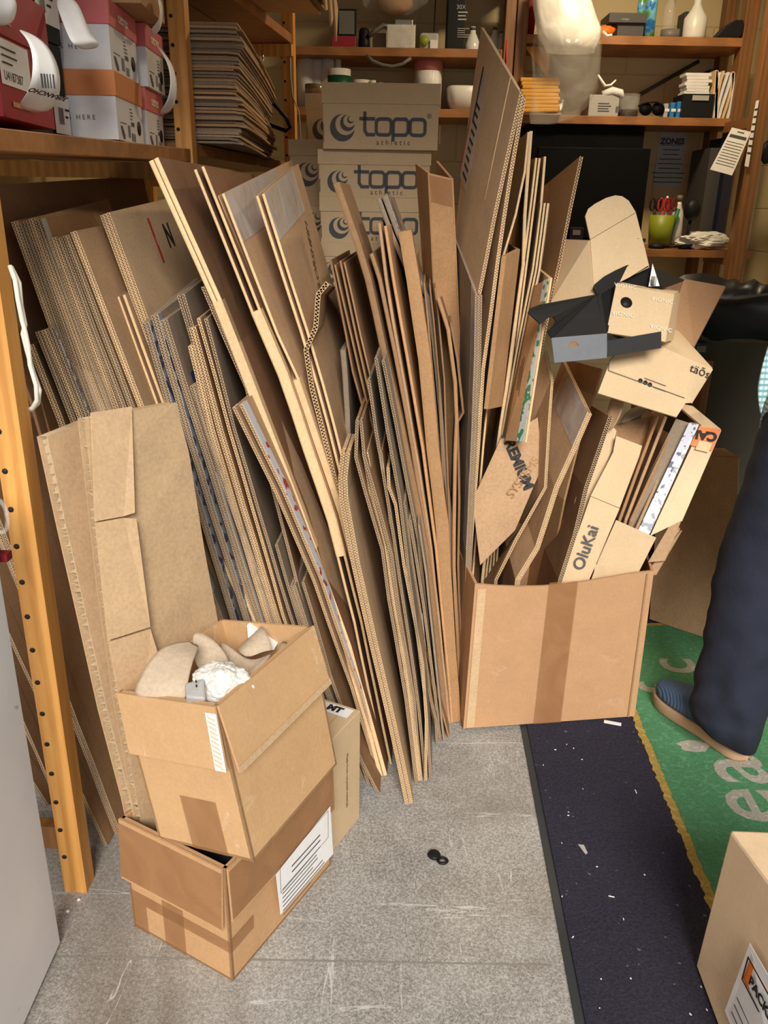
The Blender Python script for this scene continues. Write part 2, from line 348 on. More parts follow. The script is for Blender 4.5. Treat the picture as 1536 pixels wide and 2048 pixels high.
# ------------------------------------------------------------------ flattened boxes
ORD=['first','second','third','fourth','fifth','sixth','seventh','eighth','ninth','tenth','eleventh','twelfth','thirteenth','fourteenth','fifteenth','sixteenth','seventeenth','eighteenth','nineteenth','twentieth']
BD=V((.047,1,0))
def sheet(label,pts,dtop,W=.6,rear=None,plies=1,gap=.004,t=.0072,fl=True,dbot=None,mat='kraft',group='flattened cardboard boxes',name='flattened_box',cat='cardboard',rb=None,pitch=.0068,rearbot=None,tape=None,zf=.004,ext=False):
    pts=list(pts)
    if dbot is None: Pb=PZ(pts[-1][0],pts[-1][1],zf); dbot=Pb.y
    y0=pts[0][1]; y1=pts[-1][1]
    P=[PY(x,y,lerp(dtop,dbot,(y-y0)/max(1,(y1-y0)))) for x,y in pts]
    bt=(PY(*rear)-P[0]) if rear else BD*W
    if rearbot: bb=PY(*rearbot)-P[-1]
    elif rb is not None: bb=V(rb)
    else: bb=V((bt.x*.6+.047*bt.y*.4,bt.y,max(0,0)))
    if ext:
        e=P[-1].copy(); e.z=.016; e.x=lerp(max(P[-1].x,.27),.34,.25); P.append(e)
    # densify
    Q=[];rnd=random.Random(hash(label)%9999 if False else len(label)*31+int(pts[0][0]))
    for i in range(len(P)-1):
        k=max(1,int((P[i+1]-P[i]).length/.09))
        for j in range(k): Q.append(P[i].lerp(P[i+1],j/k))
    Q.append(P[-1])
    n=len(Q); s=[0.]
    for i in range(1,n): s.append(s[-1]+(Q[i]-Q[i-1]).length)
    B=[bt.lerp(bb,s[i]/s[-1]) for i in range(n)]
    NN=[]
    for i in range(n):
        T=(Q[min(i+1,n-1)]-Q[max(i-1,0)]).normalized(); q=T.cross(B[i]).normalized()
        NN.append(q if q.x>0 else -q)
    jit=[rnd.uniform(-.0009,.0009) for _ in range(n)]
    Q=[Q[i]+NN[i]*jit[i] for i in range(n)]
    mb=MB()
    bow=rnd.uniform(-.004,.004)
    for k in range(plies):
        oc=(k-(plies-1)/2)*(t+gap)
        def pt(i,sf,off):   # sf = distance along the back direction (0..1 as a fraction if >=... )
            return Q[i]+B[i]*sf+NN[i]*(oc+off)
        Ls=[b.length for b in B]
        if fl:
            s0=.035; tl=.0010
            ringf=lambda i:[pt(i,s0/Ls[i],-t/2+.0004),pt(i,s0/Ls[i],t/2-.0004),pt(i,1,t/2),pt(i,1,-t/2)]
            rows=[ringf(i) for i in range(n)]; mb.ring(rows,True,0,True)
            for sg in (-1,1):
                rows=[[pt(i,0,sg*t/2),pt(i,0,sg*(t/2-tl)),pt(i,s0/Ls[i]+.01,sg*(t/2-tl)),pt(i,s0/Ls[i]+.01,sg*t/2)] for i in range(n)]
                mb.ring(rows,True,0,False)
                # cut edge of the liner
                mb.add([r[0]-B[i].normalized()*.0003 for i,r in enumerate(rows)]+[r[1]-B[i].normalized()*.0003 for i,r in enumerate(rows)],[(i,i+1,n+i+1,n+i) for i in range(n-1)],1)
            # fluted medium
            a=t/2-tl*.6; m=int(s[-1]/(pitch/2)); w=.0007
            vs=[];fs=[]; idx=0; i=0
            for j in range(m+1):
                u=min(s[-1]-1e-5,j*pitch/2)
                while i<n-2 and s[i+1]<u: i+=1
                f=(u-s[i])/max(1e-6,s[i+1]-s[i]); p=Q[i].lerp(Q[i+1],f); b=B[i].lerp(B[i+1],f).normalized(); q=NN[i].lerp(NN[i+1],f); T=(Q[i+1]-Q[i]).normalized()
                c=p+q*(oc+(a if j%2 else -a))
                vs+=[c-T*w,c+T*w,c-T*w+b*s0,c+T*w+b*s0]
                if j: 
                    o=4*j; fs+=[(o-4,o-3,o+1,o),(o-4,o,o+2,o-2),(o-3,o-1,o+3,o+1)]
            mb.add(vs,fs,2)
        else:
            e=min(.0025,t*.35)
            rows=[[pt(i,e/Ls[i],-t/2),pt(i,.0006/Ls[i],-t*.3),pt(i,0,0),pt(i,.0006/Ls[i],t*.3),pt(i,e/Ls[i],t/2),pt(i,.5,t/2+bow*.3),pt(i,1,t/2),pt(i,1,-t/2),pt(i,.5,-t/2+bow*.3)] for i in range(n)]
            f0=len(mb.m); mb.ring(rows,True,0,True)
            if t<.013 and group.startswith(('tall fan','torn sheets','left rank')):
                for q in range(n-1):
                    for j in range(4): mb.m[f0+q*9+j]=1  # nose faces take the painted lit edge tone
    ob=mb.build(name,[mat]+(['edgedull','flutingdull'] if mat in('kraftg','kraftd') and fl else ['edge','fluting']))
    tag(ob,label,cat,group)
    if tape:
        for tp in tape:   # (material, side, from, to, width, name)
            tm,sd,f0,f1,w,nm=tp[:6]; d0=tp[6] if len(tp)>6 else .0
            tb=MB(); i0=int(f0*(n-1)); i1=max(i0+1,int(f1*(n-1))); oc=((plies-1)/2)*(t+gap)*sd
            rows=[[Q[i]+B[i].normalized()*d0+NN[i]*(oc+sd*(t/2+.0004)),Q[i]+B[i].normalized()*(d0+w)+NN[i]*(oc+sd*(t/2+.0004)),Q[i]+B[i].normalized()*(d0+w)+NN[i]*(oc+sd*(t/2+.0011)),Q[i]+B[i].normalized()*d0+NN[i]*(oc+sd*(t/2+.0011))] for i in range(i0,i1+1)]
            tb.ring(rows,True,0,True); tb.build(nm,tm,parent=ob)
    ob_info=(Q,B,NN,t,gap,plies)
    return ob,ob_info
def spine(ob,info,f0,f1,w,d=.03):
    """thick folded edge of a flattened box between two fractions of its front edge"""
    Q,B,NN,t,gap,plies=info; n=len(Q); mb=MB(); rows=[]
    for i in range(int(f0*(n-1)),int(f1*(n-1))+1):
        b=B[i].normalized(); k=w/2
        rows.append([Q[i]-NN[i]*k,Q[i]-NN[i]*k*.75-b*.003,Q[i]+NN[i]*k*.75-b*.003,Q[i]+NN[i]*k,Q[i]+NN[i]*k+b*d,Q[i]-NN[i]*k+b*d])
    mb.ring(rows,True,0,True); mb.build('folded_edge','edge',ob)  # sun on the fold painted as the cream edge colour
def on_sheet(info,u,dist,side=1):
    """frame on a sheet face: u fraction along the front edge, dist back from it"""
    Q,B,NN,t,gap,plies=info; i=int(u*(len(Q)-2)); b=B[i].normalized(); T=(Q[i]-Q[i+1]).normalized()
    off=((plies-1)/2)*(t+gap)+t/2+.0006
    return (Q[i]+B[i].normalized()*dist+NN[i]*off*side, b*side, T)
def walls(mb,b4,t4,t=.006,mi=0,floor=True,skip=()):
    cen=sum((V(p) for p in list(b4)+list(t4)),V((0,0,0)))/8
    for i in range(4):
        if i in skip: continue
        j=(i+1)%4; mb.poly([b4[i],b4[j],t4[j],t4[i]],t,mi,toward=cen)
    if floor: mb.poly(b4,t,mi,toward=cen)
LAMPW,SUNW,SUNA,SUND,SKYW,EXPO=17,3.4,26,(-.07,.85,-.56),.45,0.30
# ================================================================== the room
def slab(name,x0,y0,z0,x1,y1,z1,mat,parent=None):
    mb=MB(); mb.box(((x0+x1)/2,(y0+y1)/2,(z0+z1)/2),(x1-x0,y1-y0,z1-z0)); return mb.build(name,mat,parent)
YB=5.42
fl=struct(slab('floor',-2.2,-4,-.1,2.9,5.6,0,'concrete'))
struct(slab('wall_back',-1.62,YB,0,2.42,YB+.15,3.1,'cmux'))
struct(slab('wall_left',-1.77,.95,0,-1.62,YB,3.1,'cmuy'))
struct(slab('wall_right',2.27,.95,0,2.42,YB,3.1,'cmuy'))
struct(slab('sun_header',-1.77,.80,2.62,2.42,.95,3.2,'cmux'))  # unseen door header, added to keep the sun off the back
struct(slab('ceiling',-1.77,.95,3.1,2.42,YB+.15,3.2,plain('ceiling_board',s2l(190,180,160),.8)))
# white door leaf at the left edge, cut low so the sun passes over
dw=MB(); dw.box((-.677,.795,.504),(.045,.94,.992)); tag(dw.build('white_panel','door',bev=.004),'white painted panel with small scuffs standing on the concrete at the left edge','panel')

# ---------------- wooden shelving along the left wall
UF=[(-.6,-.676,.82),(0,-.650,1.425),(1.29,-.600,2.71),(2.6,-.425,4.0)]
def unitpt(t,back=0.,z=0.):
    for (a,xa,ya),(b,xb,yb) in zip(UF,UF[1:]):
        if t<=b or b==2.6: break
    k=(t-a)/(b-a); q=V((lerp(xa,xb,k),lerp(ya,yb,k),0)); e=V((xb-xa,yb-ya,0)).normalized(); return q+V((-e.y,e.x,0))*back+V((0,0,z))
def unitpt_old(t,back=0.,z=0.):   # t = distance along the front of the unit
    e=V((.085,1,0)).normalized(); n=V((-e.y,e.x,0)); return V((-.672,1.425,0))+e*t+n*back+V((0,0,z))
BZ=1.602
def BZf(y): return 1.562+.0333*(y-1.53)
def ubox(mb,t0,t1,b0,b1,z0,z1,mi=0):
    mb.hexa([unitpt(t0,b0,z0),unitpt(t1,b0,z0),unitpt(t1,b1,z0),unitpt(t0,b1,z0)],[unitpt(t0,b0,z1),unitpt(t1,b0,z1),unitpt(t1,b1,z1),unitpt(t0,b1,z1)],mi)
lu=thing('wooden_shelf_unit','tall pine shelving unit with peg holes in its posts along the left wall','shelf',unitpt(1.3,.35))
TP=[0,1.29,2.6]
for t in TP:
    for b in (0,.68):
        mb=MB(); ubox(mb,t-.022,t+.022,b-.002 if b==0 else b,b+.048,0,2.85)
        if b==0:
            z=.1
            while z<2.7:      # peg holes drilled through the face turned to the door
                c=unitpt(t-.0224,.037,z); mb.lathe(c,[(.0,0),(.0055,0),(.0055,.0008),(0,.0008)],8,1,axis=V((.08,-1,0))); z+=.074
        mb.build('post',['wood','inkk'],lu,bev=0.0)
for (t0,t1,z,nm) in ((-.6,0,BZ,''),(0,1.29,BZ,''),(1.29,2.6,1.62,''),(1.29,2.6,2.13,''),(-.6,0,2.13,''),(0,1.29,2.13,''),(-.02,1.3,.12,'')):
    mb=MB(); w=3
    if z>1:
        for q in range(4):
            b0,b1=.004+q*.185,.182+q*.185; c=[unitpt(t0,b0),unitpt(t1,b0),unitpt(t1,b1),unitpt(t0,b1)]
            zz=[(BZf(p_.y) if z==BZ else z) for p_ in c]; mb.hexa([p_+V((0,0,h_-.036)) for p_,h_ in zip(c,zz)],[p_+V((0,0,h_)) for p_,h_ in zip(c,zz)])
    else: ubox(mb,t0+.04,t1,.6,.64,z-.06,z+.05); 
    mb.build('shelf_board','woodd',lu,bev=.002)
for t in (0,1.29,2.6):
    for z in (1.56,2.09):
        mb=MB(); ubox(mb,t-.045,t-.022,.0,.72,z-.045,z); mb.build('shelf_rail','wood',lu)
mb=MB(); ubox(mb,.0,.03,.05,.68,.10,.16); mb.build('bottom_rail','woodd2',lu)

# ---------------- back shelving
bu=thing('wooden_shelf_unit','dark pine shelving unit across the painted block back wall','shelf',(.6,5.2,0))
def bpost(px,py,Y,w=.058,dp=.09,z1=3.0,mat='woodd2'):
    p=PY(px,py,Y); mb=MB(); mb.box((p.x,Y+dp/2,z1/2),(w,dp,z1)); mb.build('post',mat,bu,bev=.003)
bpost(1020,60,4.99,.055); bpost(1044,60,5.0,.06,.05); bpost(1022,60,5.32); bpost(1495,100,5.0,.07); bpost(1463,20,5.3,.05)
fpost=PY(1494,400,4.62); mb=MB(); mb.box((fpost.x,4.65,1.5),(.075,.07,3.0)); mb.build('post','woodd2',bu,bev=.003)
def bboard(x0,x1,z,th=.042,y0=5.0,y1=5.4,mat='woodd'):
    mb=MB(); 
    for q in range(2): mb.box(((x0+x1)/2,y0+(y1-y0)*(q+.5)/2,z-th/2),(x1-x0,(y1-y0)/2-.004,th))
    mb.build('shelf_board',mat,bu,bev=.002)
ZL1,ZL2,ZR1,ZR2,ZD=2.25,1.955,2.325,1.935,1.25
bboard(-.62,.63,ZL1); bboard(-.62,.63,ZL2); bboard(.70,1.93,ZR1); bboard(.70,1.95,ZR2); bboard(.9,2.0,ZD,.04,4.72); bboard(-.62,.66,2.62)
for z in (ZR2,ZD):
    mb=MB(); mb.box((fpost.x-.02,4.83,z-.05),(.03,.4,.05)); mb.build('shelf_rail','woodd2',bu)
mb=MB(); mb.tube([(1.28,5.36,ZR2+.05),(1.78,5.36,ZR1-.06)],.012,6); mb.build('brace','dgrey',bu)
mb=MB(); mb.poly([(.72,5.06,ZR1-.05),(.86,5.06,ZR1-.05),(.86,5.06,ZR1-.21)],.02); mb.build('bracket','oran' if False else 'yell',bu)

# ================================================================== rug with rubber edge and lettering
def Rg(x,y): return PZ(x,y,.008)
vd=V((.040,1,0))    # direction of the rug's long edge
L0=V((.381,1.110,0)); 
def rl(off,y): # point on the rug: off = distance to the right of its left edge, y = depth
    return V((L0.x+.040*(y-1.11)+off,y,0))
rug=thing('rug','navy rug with rubber edge and green lettered centre panel on the concrete','rug',rl(.6,1.8))
def rugpoly(name,pts,z0,z1,mat):
    mb=MB(); k=len(pts); b=[V((p.x,p.y,z0)) for p in pts]; t=[V((p.x,p.y,z1)) for p in pts]
    mb.add(b+t,[tuple(range(k-1,-1,-1)),tuple(range(k,2*k))]+[(i,(i+1)%k,k+(i+1)%k,k+i) for i in range(k)]); return mb.build(name,mat,rug)
Y0,Y1=-.6,3.6
rugpoly('rubber_border',[rl(0,Y0),rl(1.75,Y0),rl(1.75,Y1),rl(0,Y1)],0.0,.006,'rubber')
rugpoly('navy_field',[rl(.018,Y0+.02),rl(1.73,Y0+.02),rl(1.73,Y1-.02),rl(.018,Y1-.02)],.005,.011,'rugnavy')
def rr(x0,x1,y0,y1,r,n=8,jag=0.):
    out=[];rd=random.Random(3)
    for cx,cy,a0 in ((x1-r,y1-r,0),(x0+r,y1-r,90),(x0+r,y0+r,180),(x1-r,y0+r,270)):
        for k in range(n+1):
            a=math.radians(a0+90*k/n); out.append(rl(cx+r*math.cos(a),cy+r*math.sin(a)))
    return out
gx0=.757-(.381+.04*(1.954-1.11)); 
E=rr(gx0,1.40,-.1,2.70,.22)
# ragged tufted edge
def ragged(pts,amp,step=.012):
    o=[];rd=random.Random(5)
    for i in range(len(pts)):
        a=pts[i];b=pts[(i+1)%len(pts)];k=max(1,int((b-a).length/step))
        for j in range(k): p=a.lerp(b,j/k); o.append(p+V((rd.uniform(-amp,amp),rd.uniform(-amp,amp),0)))
    return o
rugpoly('yellow_border',ragged(E,.004),.009,.0125,'rugyell')
rugpoly('green_field',ragged(rr(gx0+.022,1.38,-.08,2.68,.2),.003),.010,.0135,'ruggreen')
# letters run away from the door, their tops toward the left edge
fr=lambda p:(V((p.x,p.y,.0136)),V((.04,1,0)),V((-1,.04,0)))
for ch,px,py,sz in (('e',1490,1618,.29),('a',1462,1546,.29),('f',1338,1388,.25),('c',1345,1338,.24)):
    if ch=='i': continue
    p=PZ(px,py); mb=textmb(ch,sz,fr(p),0,off=.0,bold=.003); mb.build('lettering','ruggrey',rug)
mb=MB(); p=PZ(1388,1492,.0136); mb.add([p+V((.045*math.cos(k*.4)*(1+.2*math.sin(k*2.1)),.028*math.sin(k*.4),0)) for k in range(15)],[tuple(range(15))]); mb.build('lettering','ruggrey',rug)

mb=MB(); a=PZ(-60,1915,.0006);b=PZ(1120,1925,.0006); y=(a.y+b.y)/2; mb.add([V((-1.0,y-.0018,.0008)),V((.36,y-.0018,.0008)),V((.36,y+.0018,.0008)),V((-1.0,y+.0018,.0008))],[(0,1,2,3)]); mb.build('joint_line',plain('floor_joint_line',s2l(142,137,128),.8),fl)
# small litter on floor and rug
rd=random.Random(11)
for i in range(46):
    px=rd.uniform(1060,1420); py=rd.uniform(1480,2040)
    edge=1040+.1855*(py-1455)
    if px<edge+20 or px>1287+.4*(py-1500)-15: continue
    p=PZ(px,py,.0115); a=rd.uniform(0,3.1); l=rd.uniform(.001,.003) if i>4 else rd.uniform(.005,.008); w=rd.uniform(.0006,.0013)
    mb=MB(); mb.box(p+V((0,0,.0008)),(l*2,w*2,.0016),a); tag(mb.build('lint_scrap','white'),'tiny pale paper scrap lying on the navy rug','scrap','paper scraps on the navy rug')
mb=MB(); p=PZ(1225,1447,.012); mb.box(p+V((0,0,.002)),(.05,.012,.003),-.3); tag(mb.build('paper_scrap','white'),'white torn paper strip on the rug under the big box edge','scrap')
mb=MB(); p=PZ(1165,1698,.012); mb.poly([p+V(v) for v in ((-.008,.014,.001),(.006,.012,.001),(.009,-.014,.001),(.003,-.018,.001))],.0012); tag(mb.build('paper_scrap','lgrey'),'small grey leaf-shaped scrap in the middle of the navy rug','scrap')
kf=thing('key_fob','small black key fob with a loop on the bare concrete','fob',PZ(873,1715))
a=PZ(868,1712);b=PZ(885,1724)
mb=MB(); mb.lathe(a,[(0,0),(.014,.0),(.016,.004),(.013,.008),(0,.009)],18); mb.build('fob_body','black',kf)
mb=MB(); pts=[b+V((.011*math.cos(t*.45),.009*math.sin(t*.45),.004)) for t in range(15)]; mb.tube(pts,.0035,6); mb.build('loop','black',kf)
for px,py in ((345,1800),(301,1825)):
    p=PZ(px-190,py); 
mb=MB(); p=PZ(158,1800); mb.lathe(p,[(0,0),(.004,0),(.004,.003),(0,.004)],8); tag(mb.build('pebble','white'),'tiny white pebble on the concrete beside the wooden post foot','pebble')
mb=MB(); p=PZ(136,1823); mb.lathe(p,[(0,0),(.004,0),(.004,.003),(0,.004)],8); tag(mb.build('pebble','white'),'tiny white pebble on the concrete near the white door edge','pebble')
# ================================================================== flattened boxes leaning in the heap
S=sheet
G1='brown flattened boxes behind the wooden post'
# far left background sheets
S('wide dark brown flattened box at the very back left, under the shoe box shelf',[(-40,372),(95,860),(300,1560)],1.86,rear=(284,352,3.0),plies=1,mat='kraftd',group=G1,fl=False)
S('second brown sheet at the back left, its top just below the wide dark one',[(-70,440),(60,800),(280,1565)],1.80,rear=(205,415,2.7),plies=1,mat='kraftd',group=G1,fl=False)
# bundle A : ten fluted sheets
A=[(28,443),(40,445),(52,441),(62,437),(75,439),(90,475),(104,476),(118,477),(132,471),(147,463)]
for i,(x,y) in enumerate(A):
    dy=1610-y; sx=.36+.004*(i)
    xb=x+ (138+1.2*i)/384*(827-y) ; xe=xb+(1590-827)*.335
    rear=(205+ i*2,414,2.5) if i==4 else (x+150,y-38 if i<5 else y-30,2.5)
    lab='%s sheet from the left in the tall fluted bundle beside the wooden post'%ORD[i]
    if i==4: lab='fluted sheet with grey tape at its top corner, fifth in the bundle by the post'
    if i==9: lab='brown flattened box with pen marks on its face, rightmost of the tall fluted bundle'
    ob,inf=S(lab,[(x,y),(xb,827),(xe,1585)],1.84,rear=rear,plies=2,gap=.0004,t=.0066,mat='kraftd' if i%3 else 'kraft',group='fluted bundle beside the wooden post',tape=[('lgrey',1,.0,.12,.03,'tape_strip')] if i==4 else None)
    if i==9:
        mb=MB(); o,ex,ey=on_sheet(inf,.13,.26); stroke(mb,[(0,.06),(.05,.05),(.055,.02)],.006,(o,ex,ey)); stroke(mb,[(.0,0),(.06,-.01),(.065,-.04)],.006,(o,ex,ey)); stroke(mb,[(0,-.07),(.07,-.09),(.07,-.12)],.006,(o,ex,ey)); mb.build('pen_mark','inkk',ob)
# lower, nearer bundle
for i,(x,y,tp,lab) in enumerate([(60,690,None,'short fluted sheet leftmost of the lower bundle, just right of the white cord'),
      (76,663,None,'short fluted sheet standing second in the lower bundle by the white cord'),
      (90,659,None,'short fluted sheet left of the blue taped one in the lower bundle'),
      (102,655,[('tblue',1,.0,.6,.014,'tape_strip')],'short sheet edged with blue and white printed tape, in the lower bundle')]):
    S(lab,[(x,y),(x+.40*(836-y),836),(x+.40*(836-y)+.36*760,1600)],1.79,rear=(x+70,y-25,2.3),plies=2,gap=.0004,t=.0066,mat='kraftg' if i%2 else 'kraft',group='lower bundle by the white cord',tape=tp)
for i in range(7):
    x=128+i*13; S('%s of the narrow sheets wedged between the blue taped one and the tall bundle'%ORD[i],[(x,720+i*6),(x+40,838+i*3),(x+40+252,1600)],1.815,W=.4,mat=('kraftd','kraft','kraftg')[i%3],group='narrow wedged sheets in the lower bundle',tape=[('lgrey',1,.0,.4,.012,'tape_strip')] if i==3 else None)
# N box
ob,inf=S('light tan flattened box with a black letter N and a red arrow',[(209,428),(270,590),(640,1580)],1.98,rear=(348,395,2.62),plies=3,gap=.001,mat='kraftl',group='left rank of flattened boxes')
o,ex,ey=on_sheet(inf,.075,.40); mb=textmb('N',.085,(o,ex,ey),bold=.003); mb.build('printed_letter','inkk',ob)
mb=MB(); o,ex,ey=on_sheet(inf,.125,.27); stroke(mb,[(-.004,.06),(0,-.055)],.016,(o,ex,ey)); mb.build('red_label','inkr',ob)
mb=textmb('/////',.016,(o,V(ey),-V(ex)),0,off=.0016); mb.build('printed_letter','inkw',ob)
mb=MB(); o,ex,ey=on_sheet(inf,.235,.37); stroke(mb,[(.05,.0),(0,-.01),(.035,.03)],.006,(o,ex,ey)); mb.build('printed_arrow','inkk',ob)
S('plain edged flattened box in front of the letter N box',[(241,592),(319,806),(640,1575)],1.93,rear=(352,538,2.45),plies=2,gap=.008,mat='kraft',group='left rank of flattened boxes',fl=False)
S('small flattened box with pale tape, below the plain edged box',[(228,668),(286,815),(560,1572)],1.85,rear=(262,640,2.1),plies=2,gap=.002,mat='kraftg',group='left rank of flattened boxes',tape=[('lgrey',1,.0,.5,.03,'tape_strip')])
# C : three sheets with navy/white tape between
S('double wall sheet with white tape on its corner, left of the navy taped trio',[(291,645),(355,870),(466,1235),(566,1560)],1.84,rear=(395,556,2.35),plies=2,gap=.001,mat='kraftg',group='navy taped trio',tape=[('tnavy',1,.02,1,.022,'tape_strip')])
S('middle sheet of the navy taped trio, with grey tape along its edge',[(309,630),(377,870),(492,1235),(590,1556)],1.845,rear=(402,560,2.35),plies=2,gap=.001,mat='kraftg',group='navy taped trio',tape=[('tnavy',1,.02,1,.026,'tape_strip')])
S('right sheet of the navy taped trio, with a glossy dark label on its face',[(327,640),(400,870),(516,1235),(612,1552)],1.85,rear=(410,580,2.35),plies=2,gap=.001,mat='kraftg',group='navy taped trio',tape=[('inkb',1,.16,.24,.05,'glossy_label',.05),('lgrey',1,.3,1,.018,'tape_strip')])
S('dark faced double flattened box with a rounded folded top, behind the navy taped trio',[(361,590),(392,690),(440,870),(640,1540)],1.90,rear=(412,552,2.3),plies=2,gap=.003,mat='kraftg',group='middle rank of flattened boxes')
S('short stub of thin sheets beside the glossy dark label',[(386,771),(412,862),(545,1235),(640,1545)],1.86,W=.3,plies=2,gap=.001,mat='kraftg',group='middle rank of flattened boxes')
S('orange tinted fluted double sheet at the left of the middle rank',[(382,692),(424,862),(533,1230),(650,1545)],1.865,rear=(420,660,2.1),plies=2,gap=.0005,mat='kraftw',group='middle rank of flattened boxes')
S('pale edged sheet right of the orange tinted fluted one',[(385,655),(441,862),(551,1230),(660,1548)],1.87,rear=(420,632,2.2),plies=2,gap=.0005,mat='kraftw',group='middle rank of flattened boxes')
S('fluted sheet third in the middle rank, right of the pale edged one',[(397,637),(460,862),(566,1230),(676,1550)],1.875,rear=(428,612,2.2),plies=1,mat='kraft',group='middle rank of flattened boxes')
S('fluted sheet fourth in the middle rank, with a dark grey face',[(411,638),(470,862),(580,1230),(688,1552)],1.88,rear=(440,612,2.2),plies=1,mat='kraftg',group='middle rank of flattened boxes')
S('single fluted sheet pressed against the tallest cream edged box',[(405,574),(492,775),(598,1180),(700,1545)],1.92,rear=(440,555,2.3),plies=1,mat='kraftd',group='middle rank of flattened boxes')
for i,(x,y,x2,y2,lab) in enumerate([(552,1090,700,1552,'low sheet with torn corner, left of the red taped flattened box'),(585,1172,722,1556,'low fluted sheet just left of the red taped flattened box'),(606,1165,738,1570,'low dark fluted sheet beneath the red taped flattened box')]):
    S(lab,[(x,y),((x+x2)/2-6,(y+y2)/2),(x2,y2)],1.84,W=.5,plies=1+(i%2),gap=.001,mat=('kraftg','kraftg','kraftd')[i],group='low sheets under the red taped box')
S('lowest sheet of the heap, its corner on the concrete behind the tan shoe box',[(640,1290),(721,1519),(757,1588)],1.83,W=.35,mat='kraftd',group='low sheets under the red taped box')
# red taped box
S('flattened box edged with red and white printed tape, in front of the tallest one',[(474,812),(560,985),(635,1160),(710,1375),(762,1545)],1.80,rear=(520,772,2.0),plies=2,gap=.011,mat='kraft',group='front rank of flattened boxes',tape=[('tred',1,.02,.8,.035,'tape_strip')])
# G H I J : tall fan of big boxes
def fan(label,pts,dtop,mat,plies=2,gap=.006,**k): return S(label,pts,dtop,plies=plies,gap=gap,mat=mat,group='tall fan of big flattened boxes',fl=False,**k)
ob,inf=fan('tallest cream edged flattened box with a shiny brown face, leftmost of the fan',[(306,319),(434,603),(500,770),(600,1032),(694,1296),(766,1552)],1.93,'kraftr',rear=(480,347,2.85),gap=.0015,t=.011,tape=[('tapefaint',1,.02,.27,.34,'glossy_tape',.0)])
spine(ob,inf,.24,.58,.024)
ob,inf=fan('flattened box with a torn fold halfway down, second of the tall fan',[(398,336),(512,622),(566,750),(664,1043),(715,1245),(775,1530)],1.95,'kraftr',rear=(500,352,2.7),gap=.011,t=.007)
spine(ob,inf,.26,.60,.025)
ob,inf=fan('flattened box with a glossy taped top rising to the right, third of the fan',[(440,390),(549,672),(590,760),(686,1043),(738,1260),(785,1500)],1.97,'kraft',rear=(578,322,2.75),gap=.008,t=.007,tape=[('tapeclear',1,.0,.085,.55,'glossy_tape')])
spine(ob,inf,.27,.60,.023)
ob,inf=fan('flattened box with faint printed lettering and taped top, fourth of the fan',[(520,390),(607,663),(640,770),(700,1000),(757,1260),(798,1490)],2.0,'kraft',rear=(590,330,2.5),rb=(.02,.5,0),gap=.008,t=.007,tape=[('tapeclear',1,.0,.1,.4,'glossy_tape')])
o,ex,ey=on_sheet(inf,.16,.33); mb=textmb('FLORSHEIM',.042,(o,V(ey)*.86+V(ex)*.5,-V(ex)*.86+V(ey)*.5)); mb.build('printed_text','inkk',ob)
S('bent flattened box whose top curls right, its fluted edge lit, in the centre left',[(655,566),(636,588),(632,655),(612,700),(624,775),(655,900),(690,1043),(740,1260),(800,1500)],1.97,rear=(668,572,2.35),rb=(.03,.35,0),plies=1,t=.011,pitch=.0085,mat='kraft',group='front rank of flattened boxes')
# L thin plies
for i,(p,lab) in enumerate([([(661,520),(706,744),(735,850),(768,993),(800,1150)],'thin sheet leftmost of four thin ones standing before the logo shoe boxes'),([(669,530),(718,744),(745,850),(775,990),(808,1160)],'second thin sheet of four standing before the logo shoe boxes'),([(680,522),(728,744),(752,850),(782,980),(815,1170)],'third thin sheet of four standing before the logo shoe boxes'),([(688,525),(738,744),(760,850),(790,980),(822,1180)],'fourth thin sheet, rightmost of four before the logo shoe boxes')]):
    S(lab,p+[(p[-1][0]+75,1475)],2.16,W=.5,t=.005,mat='kraftd',group='thin sheets before the logo boxes',fl=False)
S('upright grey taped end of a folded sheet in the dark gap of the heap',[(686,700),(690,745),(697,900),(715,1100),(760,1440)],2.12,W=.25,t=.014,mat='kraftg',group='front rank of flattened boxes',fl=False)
# pale double sheet in front
S('pale fluted double flattened box with bent top flap, front and centre of the heap',[(691,905),(686,955),(688,1000),(712,1130),(745,1280),(786,1455),(818,1608)],1.86,W=.17,plies=2,gap=.002,t=.0095,mat='kraftl',group='front rank of flattened boxes',rb=(.0,.3,0))
FP='fluted sheets right of the pale double box'
S('fluted sheet with a raised flap, first right of the pale double box',[(714,840),(711,915),(732,990),(764,1100),(778,1200),(812,1400),(832,1568)],1.90,W=.4,mat='kraftd',group=FP)
S('fluted sheet second right of the pale double box, running down to the floor',[(722,842),(728,913),(756,1010),(783,1110),(798,1220),(828,1400),(842,1560)],1.905,W=.4,mat='kraftd',group=FP)
S('fluted sheet tucked under the smooth folds, third right of the pale double box',[(752,716),(775,860),(800,1000),(818,1160),(838,1290),(850,1400),(862,1560)],1.95,W=.5,mat='kraftg',group=FP)
S('dark grey fluted sheet, fourth right of the pale double box',[(766,722),(792,850),(812,960),(836,1080),(850,1200),(866,1340),(868,1420)],1.98,W=.5,mat='kraftg',group=FP,dbot=2.06)
S('fluted sheet with torn flap, hanging short of the floor in the centre',[(762,905),(768,960),(778,1010),(785,1100),(804,1234),(822,1345),(828,1374)],1.93,W=.3,mat='kraftd',group=FP,dbot=1.98)
S('fluted sheet with a crumpled bend near its top, centre of the heap',[(776,935),(778,975),(792,1010),(808,1130),(830,1240),(846,1330),(852,1440),(851,1562)],1.92,W=.35,mat='kraft',group=FP)
